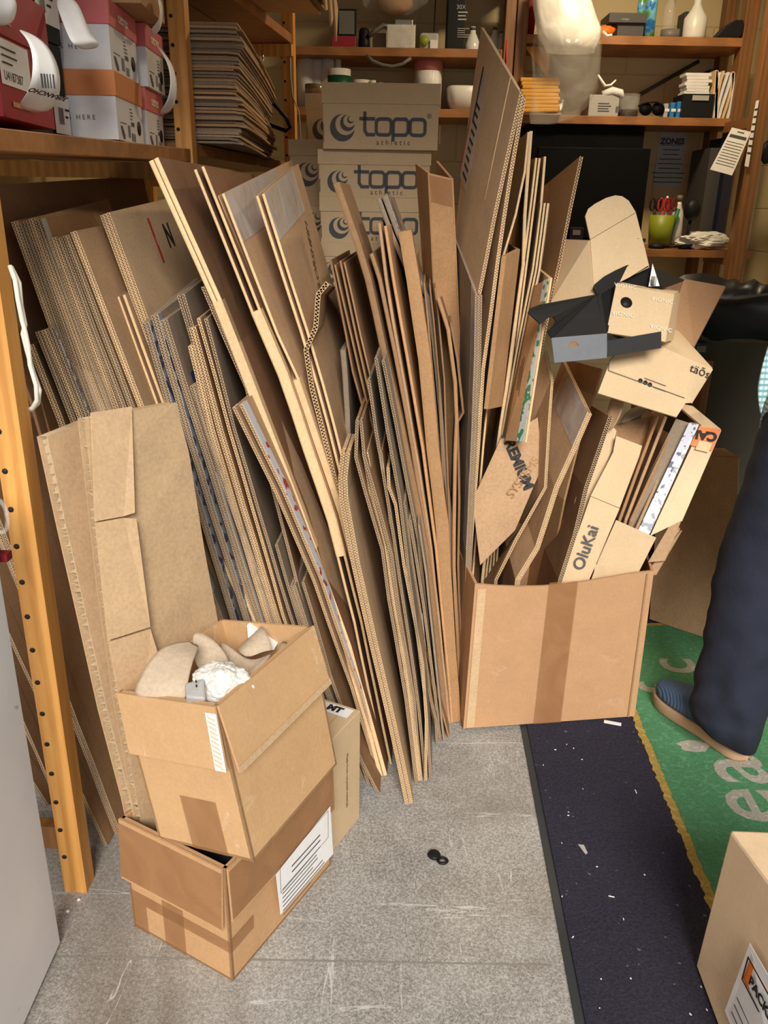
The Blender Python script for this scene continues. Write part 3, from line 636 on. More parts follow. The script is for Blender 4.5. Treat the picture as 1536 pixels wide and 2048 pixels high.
S('double fluted sheet with a shiny white tape patch, right of centre',[(806,1010),(818,1110),(838,1230),(850,1340),(862,1410),(870,1428)],1.95,W=.35,plies=2,gap=.001,mat='kraftg',group=FP,dbot=2.03,tape=[('white',1,.55,.85,.012,'tape_patch')])
S('fluted sheet with a black rubbed edge, rightmost of the fluted ones',[(820,1040),(835,1130),(858,1290),(872,1400),(880,1476)],1.99,W=.35,mat='kraftg',group=FP)
S('thin grey sheet with bent foot, right end of the fluted ones on the concrete',[(838,1050),(852,1150),(872,1330),(884,1455),(888,1482)],2.0,W=.35,t=.006,mat='kraftg',group=FP,fl=False)

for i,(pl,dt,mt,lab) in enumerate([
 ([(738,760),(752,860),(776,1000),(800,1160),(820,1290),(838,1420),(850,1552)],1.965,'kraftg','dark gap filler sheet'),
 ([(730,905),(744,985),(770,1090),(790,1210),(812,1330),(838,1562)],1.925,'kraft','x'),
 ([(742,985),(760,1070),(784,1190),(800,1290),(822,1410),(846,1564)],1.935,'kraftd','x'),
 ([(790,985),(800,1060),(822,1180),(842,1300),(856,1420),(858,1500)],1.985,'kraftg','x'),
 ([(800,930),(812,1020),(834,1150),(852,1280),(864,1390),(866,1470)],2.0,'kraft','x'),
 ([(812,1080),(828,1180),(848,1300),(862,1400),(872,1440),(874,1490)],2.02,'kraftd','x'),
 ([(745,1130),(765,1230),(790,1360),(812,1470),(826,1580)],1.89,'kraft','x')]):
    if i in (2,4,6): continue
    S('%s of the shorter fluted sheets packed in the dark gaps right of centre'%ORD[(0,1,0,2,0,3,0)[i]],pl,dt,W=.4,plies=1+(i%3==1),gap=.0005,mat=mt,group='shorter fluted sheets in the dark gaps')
# M + smooth folded boxes
SM='smooth folded boxes in the middle'
S('folded brown box with a wide rounded spine, tallest in the middle',[(672,366),(716,490),(736,560),(768,705),(800,840),(852,1100),(884,1380),(890,1452)],2.12,W=.28,t=.016,plies=1,mat='kraftd',group=SM,fl=False)
S('lower folded brown box with a rounded torn tip beside the tallest middle spine',[(742,508),(760,560),(790,705),(812,820),(858,1100),(888,1380),(895,1448)],2.15,W=.5,t=.010,plies=1,mat='kraftd',group=SM,fl=False)
S('smooth folded box first in the straight folded row',[(758,447),(772,560),(800,720),(836,930),(862,1100),(892,1380),(899,1448)],2.17,rear=(768,440,2.5),t=.008,plies=1,mat='kraft',group=SM,fl=False)
S('smooth folded box second in the straight folded row, with a small nick',[(770,452),(786,560),(815,720),(846,900),(872,1100),(899,1380),(904,1446)],2.18,rear=(800,442,2.6),t=.008,plies=1,mat='kraftw',group=SM,fl=False)
S('orange brown folded box with brown tape on its broad front, middle of the heap',[(810,462),(826,560),(850,720),(866,900),(884,1060),(906,1380),(910,1444)],2.19,W=.12,t=.034,plies=1,mat='kraftw',group=SM,fl=False,tape=[('tapebrown',1,.0,.45,.03,'brown_tape')])
S('smooth folded box with a bent top, fourth in the straight folded row',[(828,520),(848,700),(872,880),(894,1050),(913,1380),(916,1442)],2.20,W=.5,t=.008,plies=1,mat='kraftw',group=SM,fl=False)
S('flattened box with grey tape on a drooping top corner, behind the straight folded row',[(762,395),(790,470),(830,560),(852,600),(870,760),(900,1100),(918,1420)],2.3,W=.5,t=.012,plies=2,gap=.004,mat='kraftg',group=SM,fl=False,tape=[('tgrey',1,.0,.1,.05,'grey_tape')])
for i,(x,y) in enumerate([(848,566),(859,570),(870,576)]):
    S('%s of three short thin plies right of the folded row'%ORD[i],[(x,y),(x+8,640),(x+18,760),(x+22,860),(905+i*3,1420)],2.24,W=.3,t=.005,mat='kraftd',group='short thin plies right of the folded row',fl=False)
S('flattened box with a pointed open flap, just left of the tall right leaning box',[(876,596),(897,660),(910,766),(913,842),(909,975),(908,1135),(922,1420)],2.2,rear=(884,592,2.5),rb=(0,.4,0),t=.01,plies=1,mat='kraftw',group='right rank of flattened boxes',fl=False)
S('second flap of the pointed flattened box, opening to the right',[(902,646),(915,720),(927,826),(916,845),(918,1000),(916,1130),(928,1420)],2.22,W=.4,t=.007,plies=1,mat='kraftd',group='right rank of flattened boxes',fl=False)
# Q : half open folded box with a broad front
qs=MB(); q0=[PY(x,y,d) for x,y,d in((833,327,2.62),(858,346,2.42),(904,357,2.40),(874,322,2.66))]; q1=[PY(x,y,d) for x,y,d in((880,1000,2.45),(888,1000,2.36),(932,1000,2.34),(920,1000,2.5))]
for i in range(3): qs.poly([q0[i],q0[i+1],q1[i+1],q1[i]],.007)
q2=[V((p.x+.0,p.y-.05,.004)) for p in q1]
for i in range(3): qs.poly([q1[i],q1[i+1],q2[i+1],q2[i]],.007)
ob=tag(qs.build('folded_box','kraftw'),'half open folded box with a broad taped front, beside the shoe box stack','cardboard','right rank of flattened boxes')
mb=MB(); mb.poly([q0[1].lerp(q0[2],.02)+V((0,-.005,-.005)),q0[1].lerp(q0[2],.98)+V((0,-.005,-.005)),q0[2].lerp(q1[2],.08)+V((-.002,-.005,0)),q0[1].lerp(q1[1],.08)+V((.002,-.005,0))],.001); mb.build('brown_tape','tapebrown',ob)
# R : big right-leaning box
ob,inf=S('big pale flattened box leaning right, tallest of the heap, with a shipping label',[(1043,187),(1008,345),(971,524),(958,592)],2.13,rear=(965,55,2.62),rearbot=(912,470,2.5),dbot=2.13,plies=1,t=.009,mat='kraftl',group='right rank of flattened boxes')
o,ex,ey=on_sheet(inf,.36,.42,-1); mb=MB(); rect(mb,-.02,-.17,.10,.12,(o,ex,ey)); mb.build('shipping_label','tapeclear',ob)
mb=MB(); bars(mb,-.0,-.02,.02,.14,(o,ex,ey),0,3); lines(mb,.01,-.16,.07,.2,9,(o,ex,ey),0); mb.build('printed_bars','inkk',ob)
mb=MB(); stroke(mb,[(-.035,-.17),(-.03,-.02)],.008,(o,ex,ey)); mb.build('red_stripe','inkr',ob)
mb=MB(); o2,e1,e2=on_sheet(inf,.0,.11,-1); o3,_,_=on_sheet(inf,.97,.11,-1); 
mb.tube([o2,o3],.0011,5); mb.build('score_line','edge',ob)
S('rear panel of the tall right leaning box, parted from its front panel',[(1048,196),(1022,345),(995,528),(966,740),(956,900),(938,1150)],2.15,rear=(975,70,2.6),plies=1,t=.009,mat='kraft',group='right rank of flattened boxes',dbot=2.15,rb=(.02,.25,0),ext=True)
S('lower panel of the tall right leaning box, running down into the big box',[(957,590),(955,715),(950,850),(944,975),(936,1160)],2.12,rear=(912,470,2.5),plies=2,gap=.001,t=.008,mat='kraftg',group='right rank of flattened boxes',dbot=2.14,tape=[('tapeclear',-1,.0,.6,.06,'glossy_tape')],ext=True)
# S0 box panel with a broad tan front
sb=MB(); a=[PY(x,y,d) for x,y,d in((1008,512,2.2),(1036,498,2.3),(1000,812,2.28),(972,818,2.18))]; sb.poly(a,.012); 
sb.poly([a[1],a[1]+V((.02,.3,0)),a[2]+V((.02,.3,0)),a[2]],.008)
tag(sb.build('folded_box','kraftw'),'narrow folded box with a smooth tan front, right of the tall leaning box','cardboard','right rank of flattened boxes')
RB='torn sheets right of the leaning box'
S('curved torn sheet standing tallest behind the narrow tan folded box',[(1057,264),(1050,345),(1031,430),(1005,520),(985,690),(962,950),(945,1160)],2.32,W=.4,t=.006,mat='kraftg',group=RB,fl=False,dbot=2.25,ext=True)
S('torn sheet with a frayed tip, second behind the narrow tan folded box',[(1062,262),(1058,320),(1050,430),(1046,530),(1012,780),(990,930),(965,1160)],2.36,rear=(1050,290,2.7),t=.009,mat='kraftg',group=RB,fl=False,dbot=2.27,ext=True)
S('double torn sheet third behind the narrow tan folded box',[(1076,316),(1066,400),(1054,500),(1030,690),(1000,930),(975,1160)],2.40,W=.4,t=.006,plies=2,gap=.003,mat='kraft',group=RB,fl=False,dbot=2.3,ext=True)
S('pale edged torn sheet fourth behind the narrow tan folded box',[(1090,313),(1083,400),(1070,500),(1048,640),(1012,830),(978,1020),(968,1160)],2.42,W=.4,t=.007,mat='kraftg',group=RB,fl=False,dbot=2.32,ext=True)
S('shiny taped splintered sheet with a ragged top, left of the flute edged one',[(1090,406),(1082,470),(1072,540),(1040,700),(1005,900),(985,1160)],2.36,W=.2,t=.006,plies=3,gap=.003,mat='kraftg',group=RB,fl=False,dbot=2.3,tape=[('tapeclear',1,.0,.3,.05,'glossy_tape')],ext=True)
S('flute edged flattened box leaning right against the dark monitor',[(1163,313),(1140,420),(1118,530),(1098,620),(1070,760),(1040,950),(1005,1160)],2.48,rear=(1086,376,2.85),t=.009,pitch=.0085,mat='kraftw',group='right rank of flattened boxes',dbot=2.36,ext=True)
# U : narrow box end with green tape
ub=MB(); u=[PY(x,y,d) for x,y,d in((1072,571,2.32),(1101,556,2.24),(1050,884,2.16),(1012,881,2.24))]; ub.poly(u,.006)
ub.poly([u[1],u[1]+V((.03,.35,.0)),u[2]+V((.03,.35,.0)),u[2]],.01,1); ub.poly([u[0],u[0]+V((.02,.3,.0)),u[3]+V((.02,.3,.0)),u[3]],.006)
ob=tag(ub.build('folded_box',['kraftw','edge']),'flattened box with green and white printed tape down its edge','cardboard','right rank of flattened boxes')
mb=MB(); n=(u[1]-u[0]).cross(u[3]-u[0]).normalized(); n=n if n.y<0 else -n
mb.poly([u[1].lerp(u[0],.38)+n*.004,u[1]+n*.004,u[2]+n*.004,u[2].lerp(u[3],.36)+n*.004],.001); mb.build('green_tape','tgreen',ob)
mb=MB(); ff=(u[3].lerp(u[1],.42)+n*.0035,(u[1]-u[2]),(u[0]-u[1])); lines(mb,-.06,-.0,.12,.03,3,ff,0); mb.build('printed_text','inkk',ob)
def frame_at(px,py,pts):
    """point on the plane of the first three px/depth points, with its outward normal toward the camera"""
    a,b,c=[PY(*p) for p in pts[:3]]; n=(b-a).cross(c-a).normalized(); n=n if (CAM-a).dot(n)>0 else -n
    r=ray(px,py); return CAM+r*((a-CAM).dot(n)/r.dot(n)), n
# ================================================================== foreground cartons
def bx(o,yaw,dims,tilt=(0,0)):
    Mx=Matrix.Rotation(math.radians(yaw),3,'Z')@Matrix.Rotation(math.radians(tilt[0]),3,'X')@Matrix.Rotation(math.radians(tilt[1]),3,'Y')
    return lambda i,j,k: V(o)+Mx@V((i*dims[0],j*dims[1],k*dims[2]))
def flapped(t,g,mat,flaps,wallt=.006,tapes=()):
    b4=[g(0,0,0),g(1,0,0),g(1,1,0),g(0,1,0)]; t4=[g(0,0,1),g(1,0,1),g(1,1,1),g(0,1,1)]
    mb=MB(); walls(mb,b4,t4,wallt); mb.build('body',mat,t)
    for fn in flaps: fn()
def facefr(g,face):
    """frame on a face: origin at lower outer corner, ex along the face, ey up; returns function (u,v)->point and outward normal"""
    if face=='L': f=lambda u,v:g(u,0,v)
    elif face=='R': f=lambda u,v:g(0,u,v)
    cen=g(.5,.5,.5); n=(f(1,0)-f(0,0)).cross(f(0,1)-f(0,0)).normalized()
    if (f(.5,.5)-cen).dot(n)<0: n=-n
    return f,n
def patch(mb,f,n,u0,u1,v0,v1,o0,o1=None,t=.0008,mi=0):
    o1=o0 if o1 is None else o1
    mb.poly([f(u0,v0)+n*o0,f(u1,v0)+n*o0,f(u1,v1)+n*o1,f(u0,v1)+n*o1],t,mi,toward=f((u0+u1)/2,(v0+v1)/2)+n)
# lower carton
g=bx((-.284,1.188,0),150.9,(.267,-.358,.287))
t=thing('carton','brown open carton on the concrete with a torn white label, below the tilted carton','box',g(.5,.5,0))
b4=[g(0,0,0),g(1,0,0),g(1,1,0),g(0,1,0)]; t4=[g(0,0,1),g(1,0,1),g(1,1,1),g(0,1,1)]
mb=MB(); walls(mb,b4,t4,.006); mb.build('body','cartonB',t)
fL,nL=facefr(g,'L'); fR,nR=facefr(g,'R')
mb=MB(); patch(mb,fL,nL,.015,1.01,.50,1.0,.012,.002,.005); o=mb.build('flap','cartonB',t); mb=MB(); patch(mb,fL,nL,.015,1.01,.52,.97,.0172,.0080,.0006); mb.build('brown_tape','tapebrown',o)
mb=MB(); patch(mb,fR,nR,.0,1.0,.56,1.0,.006,.002,.005); o=mb.build('flap','cartonB',t); mb=MB(); patch(mb,fR,nR,.0,1.0,.58,.98,.0112,.0074,.0006); mb.build('brown_tape','tapebrown',o)
mb=MB(); patch(mb,fL,nL,.0,1,.26,.36,.0006); patch(mb,fR,nR,0,.2,.26,.38,.0006); mb.build('brown_tape','tapebrown',t)
mb=MB(); patch(mb,fL,nL,.45,.66,.0,.52,.0012); mb.build('brown_tape','tapebrown',t)
mb=MB(); patch(mb,fL,nL,.84,1.0,.0,.26,.0014); mb.build('brown_tape','tapebrown',t)
mb=MB(); P4=[fR(.40,.17),fR(.97,.16),fR(.94,.66),fR(.37,.58)]; mb.poly([p+nR*.0135 for p in P4],.0006); lab=mb.build('paper_label','white',t)
frm=(fR(.66,.42)+nR*.0145,fR(1,0)-fR(0,0),V((0,0,1)))
mb=MB(); lines(mb,-.085,-.085,.17,.08,7,frm,0,.22,1,off=0); lines(mb,-.05,.0,.11,.03,2,frm,0,.25,2,off=0); stroke(mb,[(-.09,.055),(.09,.065),(.09,-.01),(-.09,-.015)],.0012,frm,True,off=0); mb.build('printed_text','ink',lab)
mb=MB(); blob(mb,g(.45,.5,.45),.09,.15,3,4,sq=(1,1.1,.9)); tag(mb.build('dark_cloth','navybook'),'dark blue bundle down inside the lower carton','cloth')
# upper tilted carton
g2=bx((-.227,1.169,.322),154.,(.229,-.31,.326),(-.7,10.3))
t=thing('carton','golden brown tilted carton full of packing scraps, stacked on the lower carton','box',g2(.5,.5,0))
b4=[g2(0,0,0),g2(1,0,0),g2(1,1,0),g2(0,1,0)]; t4=[g2(0,0,1),g2(1,0,1),g2(1,1,1),g2(0,1,1)]
mb=MB(); walls(mb,b4,t4,.006); mb.build('body','cartonA',t)
fL,nL=facefr(g2,'L'); fR,nR=facefr(g2,'R')
mb=MB(); patch(mb,fL,nL,.0,1.0,.62,1.0,.010,.002,.005); mb.build('flap','cartonA',t)
mb=MB(); patch(mb,fR,nR,-.01,1.01,.60,1.0,.016,.002,.005); fl2=mb.build('flap','cartonA',t)
mb=MB(); patch(mb,fR,nR,-.01,1.01,.60,.64,.0226,.021,.001); mb.build('torn_edge','kraftl',fl2)
mb=MB(); patch(mb,fL,nL,.25,.62,.0,.36,.0008); mb.build('brown_tape','tapebrown',t)
mb=MB(); patch(mb,fL,nL,-.005,.10,.62,.96,.0155,.0075,.0008); o=mb.build('white_tape','white',t)
mb=MB(); 
for i in range(11): v=.635+i*.028; mb.poly([fL(.015,v)+nL*lerp(.0168,.0086,i/11),fL(.085,v+.02)+nL*lerp(.0166,.0084,i/11),fL(.085,v+.03)+nL*lerp(.0166,.0084,i/11),fL(.015,v+.01)+nL*lerp(.0168,.0086,i/11)],.0004)
mb.build('printed_text','cream',o)
fr0=(fR(.55,.5)+nR*.0012,fR(1,0)-fR(0,0),fR(0,1)-fR(0,0))
mb=MB(); 
for i in range(9): stroke(mb,[(-.05+i*.013,-.0),(-.047+i*.013,.012+.006*(i%3))],.0013,fr0)
mb.build('scratch_mark','kraftl',t)
mb=MB(); blob(mb,g2(.5,.5,.36),.078,.15,3,9,sq=(1.0,1.2,.8)); tag(mb.build('paper_wad','pulp'),'crumpled kraft paper filling the bottom of the tilted carton','paper')
def shell(name,rows,th,mat,sub=2,parent=None,px=True):
    R_=[[PY(*p) if px else V(p) for p in r] for r in rows]
    k=len(R_[0]); mb=MB(); mb.add([p for r in R_ for p in r],[(i*k+j,i*k+j+1,(i+1)*k+j+1,(i+1)*k+j) for i in range(len(R_)-1) for j in range(k-1)],0,True)
    ob=mb.build(name,mat,parent)
    if sub: m=ob.modifiers.new('s','SUBSURF'); m.levels=m.render_levels=sub
    m=ob.modifiers.new('t','SOLIDIFY'); m.thickness=th; m.offset=0
    return ob
tag(shell('moulded_insert',[[(262,1392,1.27),(285,1345,1.29),(315,1300,1.33),(350,1286,1.36),(385,1285,1.38)],[(300,1400,1.25),(312,1362,1.27),(335,1318,1.31),(362,1300,1.34),(388,1292,1.37)],[(350,1406,1.24),(356,1378,1.25),(365,1338,1.29),(376,1306,1.33),(390,1290,1.37)],[(369,1410,1.24),(372,1385,1.25),(380,1342,1.29),(390,1310,1.33),(398,1296,1.37)]],.006,'pulp'),'large arched brown moulded insert at the left of the tilted carton','packing insert','moulded inserts in the tilted carton')
tag(shell('moulded_insert',[[(386,1262,1.43),(410,1268,1.43),(440,1290,1.41),(462,1325,1.38)],[(384,1290,1.41),(402,1310,1.40),(432,1330,1.38),(455,1345,1.36)],[(390,1322,1.38),(400,1345,1.37),(425,1355,1.35),(450,1362,1.34)]],.005,'pulp'),'curved brown moulded insert leaning at the back left of the tilted carton','packing insert','moulded inserts in the tilted carton')
tag(shell('moulded_insert',[[(432,1282,1.46),(455,1288,1.44),(480,1312,1.41),(498,1325,1.39)],[(462,1350,1.39),(480,1345,1.38),(500,1335,1.37),(525,1318,1.39)],[(500,1352,1.34),(515,1340,1.35),(532,1322,1.37),(548,1304,1.41)]],.005,'pulp'),'folded brown moulded insert in the middle of the tilted carton','packing insert','moulded inserts in the tilted carton')
tag(shell('moulded_insert',[[(470,1298,1.45),(495,1280,1.46),(518,1258,1.48),(526,1246,1.49)],[(490,1318,1.42),(515,1308,1.43),(535,1300,1.44),(550,1304,1.44)]],.004,'pulp',1),'peaked brown moulded insert rising at the back of the tilted carton','packing insert','moulded inserts in the tilted carton')
tag(shell('moulded_insert',[[(552,1330,1.40),(555,1298,1.44),(566,1280,1.47),(576,1290,1.46)],[(562,1340,1.39),(568,1310,1.42),(574,1298,1.44),(578,1300,1.44)]],.005,'pulp',1),'small rounded brown insert at the right corner of the tilted carton','packing insert','moulded inserts in the tilted carton')
mb=MB(); mb.poly([PY(*p) for p in ((494,1250,1.52),(500,1245,1.53),(556,1285,1.5),(548,1300,1.48),(498,1300,1.47))],.0012); tag(mb.build('paper_sheet','white'),'white printed paper tucked behind the peaked insert','paper')
mb=MB(); c=PY(444,1370,1.28); blob(mb,c,.044,.26,4.2,3,sq=(1.12,.9,.95),lv=5,smooth=False); tag(mb.build('paper_wad','whitep'),'crumpled white tissue paper ball in the tilted carton','paper')
mb=MB(); q=[PY(*p) for p in ((370,1372,1.24),(408,1362,1.25),(412,1405,1.215),(372,1400,1.21))]; mb.poly(q,.02); o=tag(mb.build('foam_block','lgrey',bev=.004),'pale grey foam piece with a dashed slot row, beside the white paper ball','packing foam')
mb=MB(); n=(q[1]-q[0]).cross(q[3]-q[0]).normalized(); n=n if n.y<0 else -n
for i in range(5): mb.box(q[0].lerp(q[2],.5)+n*.0105+V((.004,-.0,(i-2)*.009)),(.0022,.0012,.005))
mb.build('slot','black',o)
# honeycomb panels standing in the lower carton
def honeycomb(label,pts,dt,db,rear,th,mat,rb,core=True):
    P=[PY(x,y,lerp(dt,db,(y-pts[0][1])/(pts[-1][1]-pts[0][1]))) for x,y in pts]; bt=PY(*rear)-P[0]; 
    n=len(P); mbs=MB(); mbc=MB(); NN=[]
    for i in range(n):
        T=(P[min(i+1,n-1)]-P[max(0,i-1)]).normalized(); q=T.cross(bt).normalized(); NN.append(q if q.x>0 else -q)
    B=[bt.lerp(V(rb),i/(n-1)) for i in range(n)]
    for sg in(-1,1):
        rows=[[P[i]+NN[i]*sg*th/2,P[i]+NN[i]*sg*(th/2-.002),P[i]+B[i]+NN[i]*sg*(th/2-.002),P[i]+B[i]+NN[i]*sg*th/2] for i in range(n)]; mbs.ring(rows,True,0,True)
    o=tag(mbs.build('honeycomb_panel',mat),label,'cardboard','honeycomb panels in the lower carton')
    # crushed paper cells seen at the open edge
    rd=random.Random(len(label)); S_=[0]
    for i in range(1,n): S_.append(S_[-1]+(P[i]-P[i-1]).length)
    u=0.; prev=None
    while u<S_[-1]-.01:
        i=max(k for k in range(n-1) if S_[k]<=u); f=(u-S_[i])/(S_[i+1]-S_[i]); p=P[i].lerp(P[i+1],f); b=B[i].normalized(); q=NN[i]; T=(P[i+1]-P[i]).normalized()
        h=th/2-.002; d=.004+rd.uniform(0,.012); sl=rd.uniform(-.006,.006); a=p-q*h+b*d*.3; c=p+q*h+b*d+T*sl; m_=p+b*(d+.004)+T*rd.uniform(.004,.014)
        mbc.add([a,c,m_,a+b*.06,c+b*.06,m_+b*.06],[(0,2,5,3),(2,1,4,5)]); 
        mbc.add([a,c,c+T*.013+b*.012,a+T*.013+b*.01],[(0,1,2,3)])
        u+=.017+rd.uniform(-.003,.003)
    mbc.add([P[0]-NN[0]*th*.4+B[0]*.08,P[0]+NN[0]*th*.4+B[0]*.08,P[-1]+NN[-1]*th*.4+B[-1]*.08,P[-1]-NN[-1]*th*.4+B[-1]*.08],[(0,1,2,3)])
    mbc.build('honeycomb_core','honey',o); return o,P,NN,B
RBB=(.17,.30,0)
honeycomb('kraft honeycomb panel at the left, beside the wooden post',[(84,873),(120,1040),(165,1240),(205,1420),(252,1600),(270,1690)],1.40,1.335,(172,838,1.50),.026,'kraftl',RBB)
honeycomb('tallest kraft honeycomb panel, with a torn hanging strip, behind the tilted carton',[(162,838),(176,960),(200,1180),(232,1400),(268,1600),(285,1690)],1.385,1.325,(345,804,1.545),.022,'kraftl',RBB)
PL=[(162,838,1.385),(285,1690,1.325),(345,804,1.545)]
mb=MB()
for q in (((171,824),(252,812),(256,1022),(236,1030),(180,1040)),((180,1043),(236,1033),(259,1034),(290,1250),(206,1276)),((207,1280),(290,1254),(306,1312),(270,1480),(236,1440))):
    g_=[frame_at(x,y,PL) for x,y in q]; n_=g_[0][1]; mb.poly([pp_+n_*(.0155+.004*(k==2)) for k,(pp_,_) in enumerate(g_)],.0035)
tag(mb.build('torn_strip','kraftl'),'loose torn kraft face strip with two creases, hanging on the tallest honeycomb panel','cardboard')
# tan shoe box with MT label
g3=bx((-.11,1.538,0),152.6,(.19,-.135,.319))
t=thing('shoe_box','tan upright shoe box with a handwritten white label, right of the cartons','box',g3(.5,.5,0))
mb=MB(); mb.hexa([g3(0,0,0),g3(1,0,0),g3(1,1,0),g3(0,1,0)],[g3(0,0,1),g3(1,0,1),g3(1,1,1),g3(0,1,1)]); mb.build('body','shoebox',t,bev=.002)
ex=g3(0,1,1)-g3(0,0,1); ey=g3(1,0,1)-g3(0,0,1)
ft=(g3(.29,.80,1),ex,ey)
mb=MB(); rect(mb,-.018,-.043,.018,.043,ft,0,.001); lb=mb.build('paper_label','white',t); mb=textmb('MT',.028,(ft[0],-V(ey),V(ex)),0,off=.002,bold=.002); mb.build('handwriting','inkk',lb)
mb=MB(); c=g3(.34,.42,1); mb.lathe(c,[(0,0),(.012,0),(.012,.0006),(0,.0006)],20); mb.build('finger_hole','black',t)
mb=MB(); stroke(mb,[(-.06,-.02),(-.05,-.03),(.05,-.03),(.06,-.02)],.0015,(g3(.35,.5,1),ex,ey)); mb.build('tuck_line','kraft',t)
mb=textmb('Made from recycled materials',.013,(g3(0,.52,.5)+V((.0008,-.0006,0)),V((0,0,-1)),(g3(0,1,0)-g3(0,0,0)))); mb.build('printed_text','inkk',t)
# carton at the lower right
g4=bx((.665,1.24,0),-84,(.20,.20,.347))
t=thing('carton','pale tan carton with an orange packing list pouch, standing on the rug','box',g4(.5,.5,0))
# vertical edges splayed as in the photo
def cor(px,py,d): return PY(px,py,d)
B0=PZ(1391,1931,.0137); B1=PZ(1436,2054,.0137); T0=PY(1460,1659,B0.y+.004); 
ax=(B1-B0).normalized(); ln=.46; ay=V((-ax.y,ax.x,0)) if -ax.y>0 else V((ax.y,-ax.x,0)); up=T0-B0
T1=PY(1541,1785,B1.y); ax2=(T1-T0); ax2=V((ax2.x,ax2.y,0)).normalized()
b4=[B0,B0+ax*ln,B0+ax*ln+ay*.36,B0+ay*.36]; t4=[T0,T0+ax2*ln,T0+ax2*ln+ay*.36,T0+ay*.36]; 
for p in t4: p.z=T0.z
mb=MB(); mb.hexa(b4,t4); mb.build('body','cartonD',t,bev=.006)
f4=lambda u,v:b4[0].lerp(b4[1],u).lerp(t4[0].lerp(t4[1],u),v); n4=(f4(1,0)-f4(0,0)).cross(f4(0,1)-f4(0,0)).normalized(); n4=n4 if (f4(.5,.5)-V(sum(b4+t4,V())/8)).dot(n4)>0 else -n4
mb=MB(); patch(mb,f4,n4,.30,.85,.14,.62,.0012,None,.001); pl=mb.build('packing_pouch','white',t)
mb=MB(); patch(mb,f4,n4,.335,.80,.43,.56,.0026,None,.0008); ob=mb.build('orange_band','oran',pl)
mb=MB(); E4=f4(1,.5)-f4(0,.5); stroke(mb,[(0,0),(.205,0),(.205,.052),(0,.052)],.004,(f4(.34,.432)+n4*.0055,E4,f4(0,1)-f4(0,0)),True); mb.build('band_outline','inkk',ob)
mb=textmb('PACKING LIST',.026,(f4(.56,.495)+n4*.0065,E4,f4(0,1)-f4(0,0)),bold=.0012); mb.build('printed_text','inkk',ob)
mb=MB(); 
for v0,v1,u0 in ((.2,.205,.34),(.25,.255,.34),(.3,.305,.34)): patch(mb,f4,n4,u0,.8,v0,v1,.0026,None,.0006)
mb.build('printed_line','ink',pl)

# ================================================================== big carton with tall scraps
BL=PZ(926,1465,0.);BR=PZ(1268,1440,.0);TL=PY(950,1168,BL.y-.005);TR=PY(1308,1142,BR.y)
KL=V((.208,2.44,0));KR=V((BR.x+.04,2.50,0)); zt=(TL.z+TR.z)/2
b4=[BL,BR,KR,KL]; t4=[V((TL.x,TL.y,TL.z)),TR,V((KR.x+.02,KR.y,TR.z-.01)),V((KL.x,KL.y,TL.z-.01))]
for p in b4: p.z=.0138 if p is not BL else .0138
t=thing('carton','big brown open carton holding tall cardboard scraps, half on the rug','box',(BL+BR+KL+KR)/4)
cen=sum(b4+t4,V())/8
mb=MB(); walls(mb,b4,t4,.008,skip=(0,))
# front wall with a gentle bulge and sagging rim
rows=[]
for i in range(9):
    u=i/8; col=[]
    for j in range(5):
        v=j/4; p=b4[0].lerp(b4[1],u).lerp(t4[0].lerp(t4[1],u),v); p=p+V((.1,-1,0)).normalized()*.012*math.sin(math.pi*u)*v; p.z-=.022*math.sin(math.pi*min(1,u*1.15))*v*(1-u*.6); col.append(p)
    rows.append(col+[p+V((0,.008,0)) for p in reversed(col)])
mb.ring(rows,True,0,True); mb.build('body','cartonC',t)
ff=lambda u,v:b4[0].lerp(b4[1],u).lerp(t4[0].lerp(t4[1],u),v)+V((.1,-1,0)).normalized()*(.012*math.sin(math.pi*u)*v)
nf=V((.13,-1,0)).normalized()
mb=MB(); patch(mb,ff,nf,.40,.56,.0,.99,.003,.004); mb.build('brown_tape','tapebrown',t)
mb=MB(); patch(mb,ff,nf,.015,.06,.01,.97,.0025); mb.build('corner_wear','kraftl',t)
mb=MB(); patch(mb,ff,nf,.955,.965,.0,.99,.0022); mb.build('corner_crease','kraftd',t)
RC='scraps standing in the big carton'
def panel(label,pts,th,mat,cat='cardboard',group=None,name='cardboard_panel',parent=None,bev=0):
    mb=MB(); mb.poly([PY(*p) for p in pts],th); o=mb.build(name,mat,parent,bev=bev)
    return tag(o,label,cat,group) if label else o
def ptext(s,size,p0,p1,pts,mat,parent,name='printed_text',lift=.003,**k):
    """text centred between two pixels, reading from p0 to p1, on the plane through pts"""
    a,n=frame_at(*p0,pts); b,_=frame_at(*p1,pts); ex=(b-a).normalized(); ey=n.cross(ex); mb=textmb(s,size,((a+b)/2+n*lift,ex,ey),off=0,**k); return mb.build(name,mat,parent)
S('ragged edged brown sheet leaning right at the front of the big carton',[(1092,700),(1104,761),(1091,975),(1060,1030),(1032,1080),(992,1160)],2.28,rear=(1010,905,2.45),plies=1,t=.008,mat='kraft',group=RC,dbot=2.10,ext=True,rb=(.0,.2,0))
pv=[(1000,880,2.27),(1075,835,2.29),(1085,930,2.24),(1030,1060,2.19),(960,1130,2.16),(945,1000,2.2)]
ob=panel('brown panel with large black capital letters, behind the ragged edged sheet',pv,.006,'kraft',group=RC)
ptext('PREMIUM',.042,(1022,895),(1046,950),pv,'inkk',ob,lift=.004,bold=.002)
ptext('SYSTEMS',.035,(1025,985),(1068,925),pv,'kraftd',ob,lift=.004)
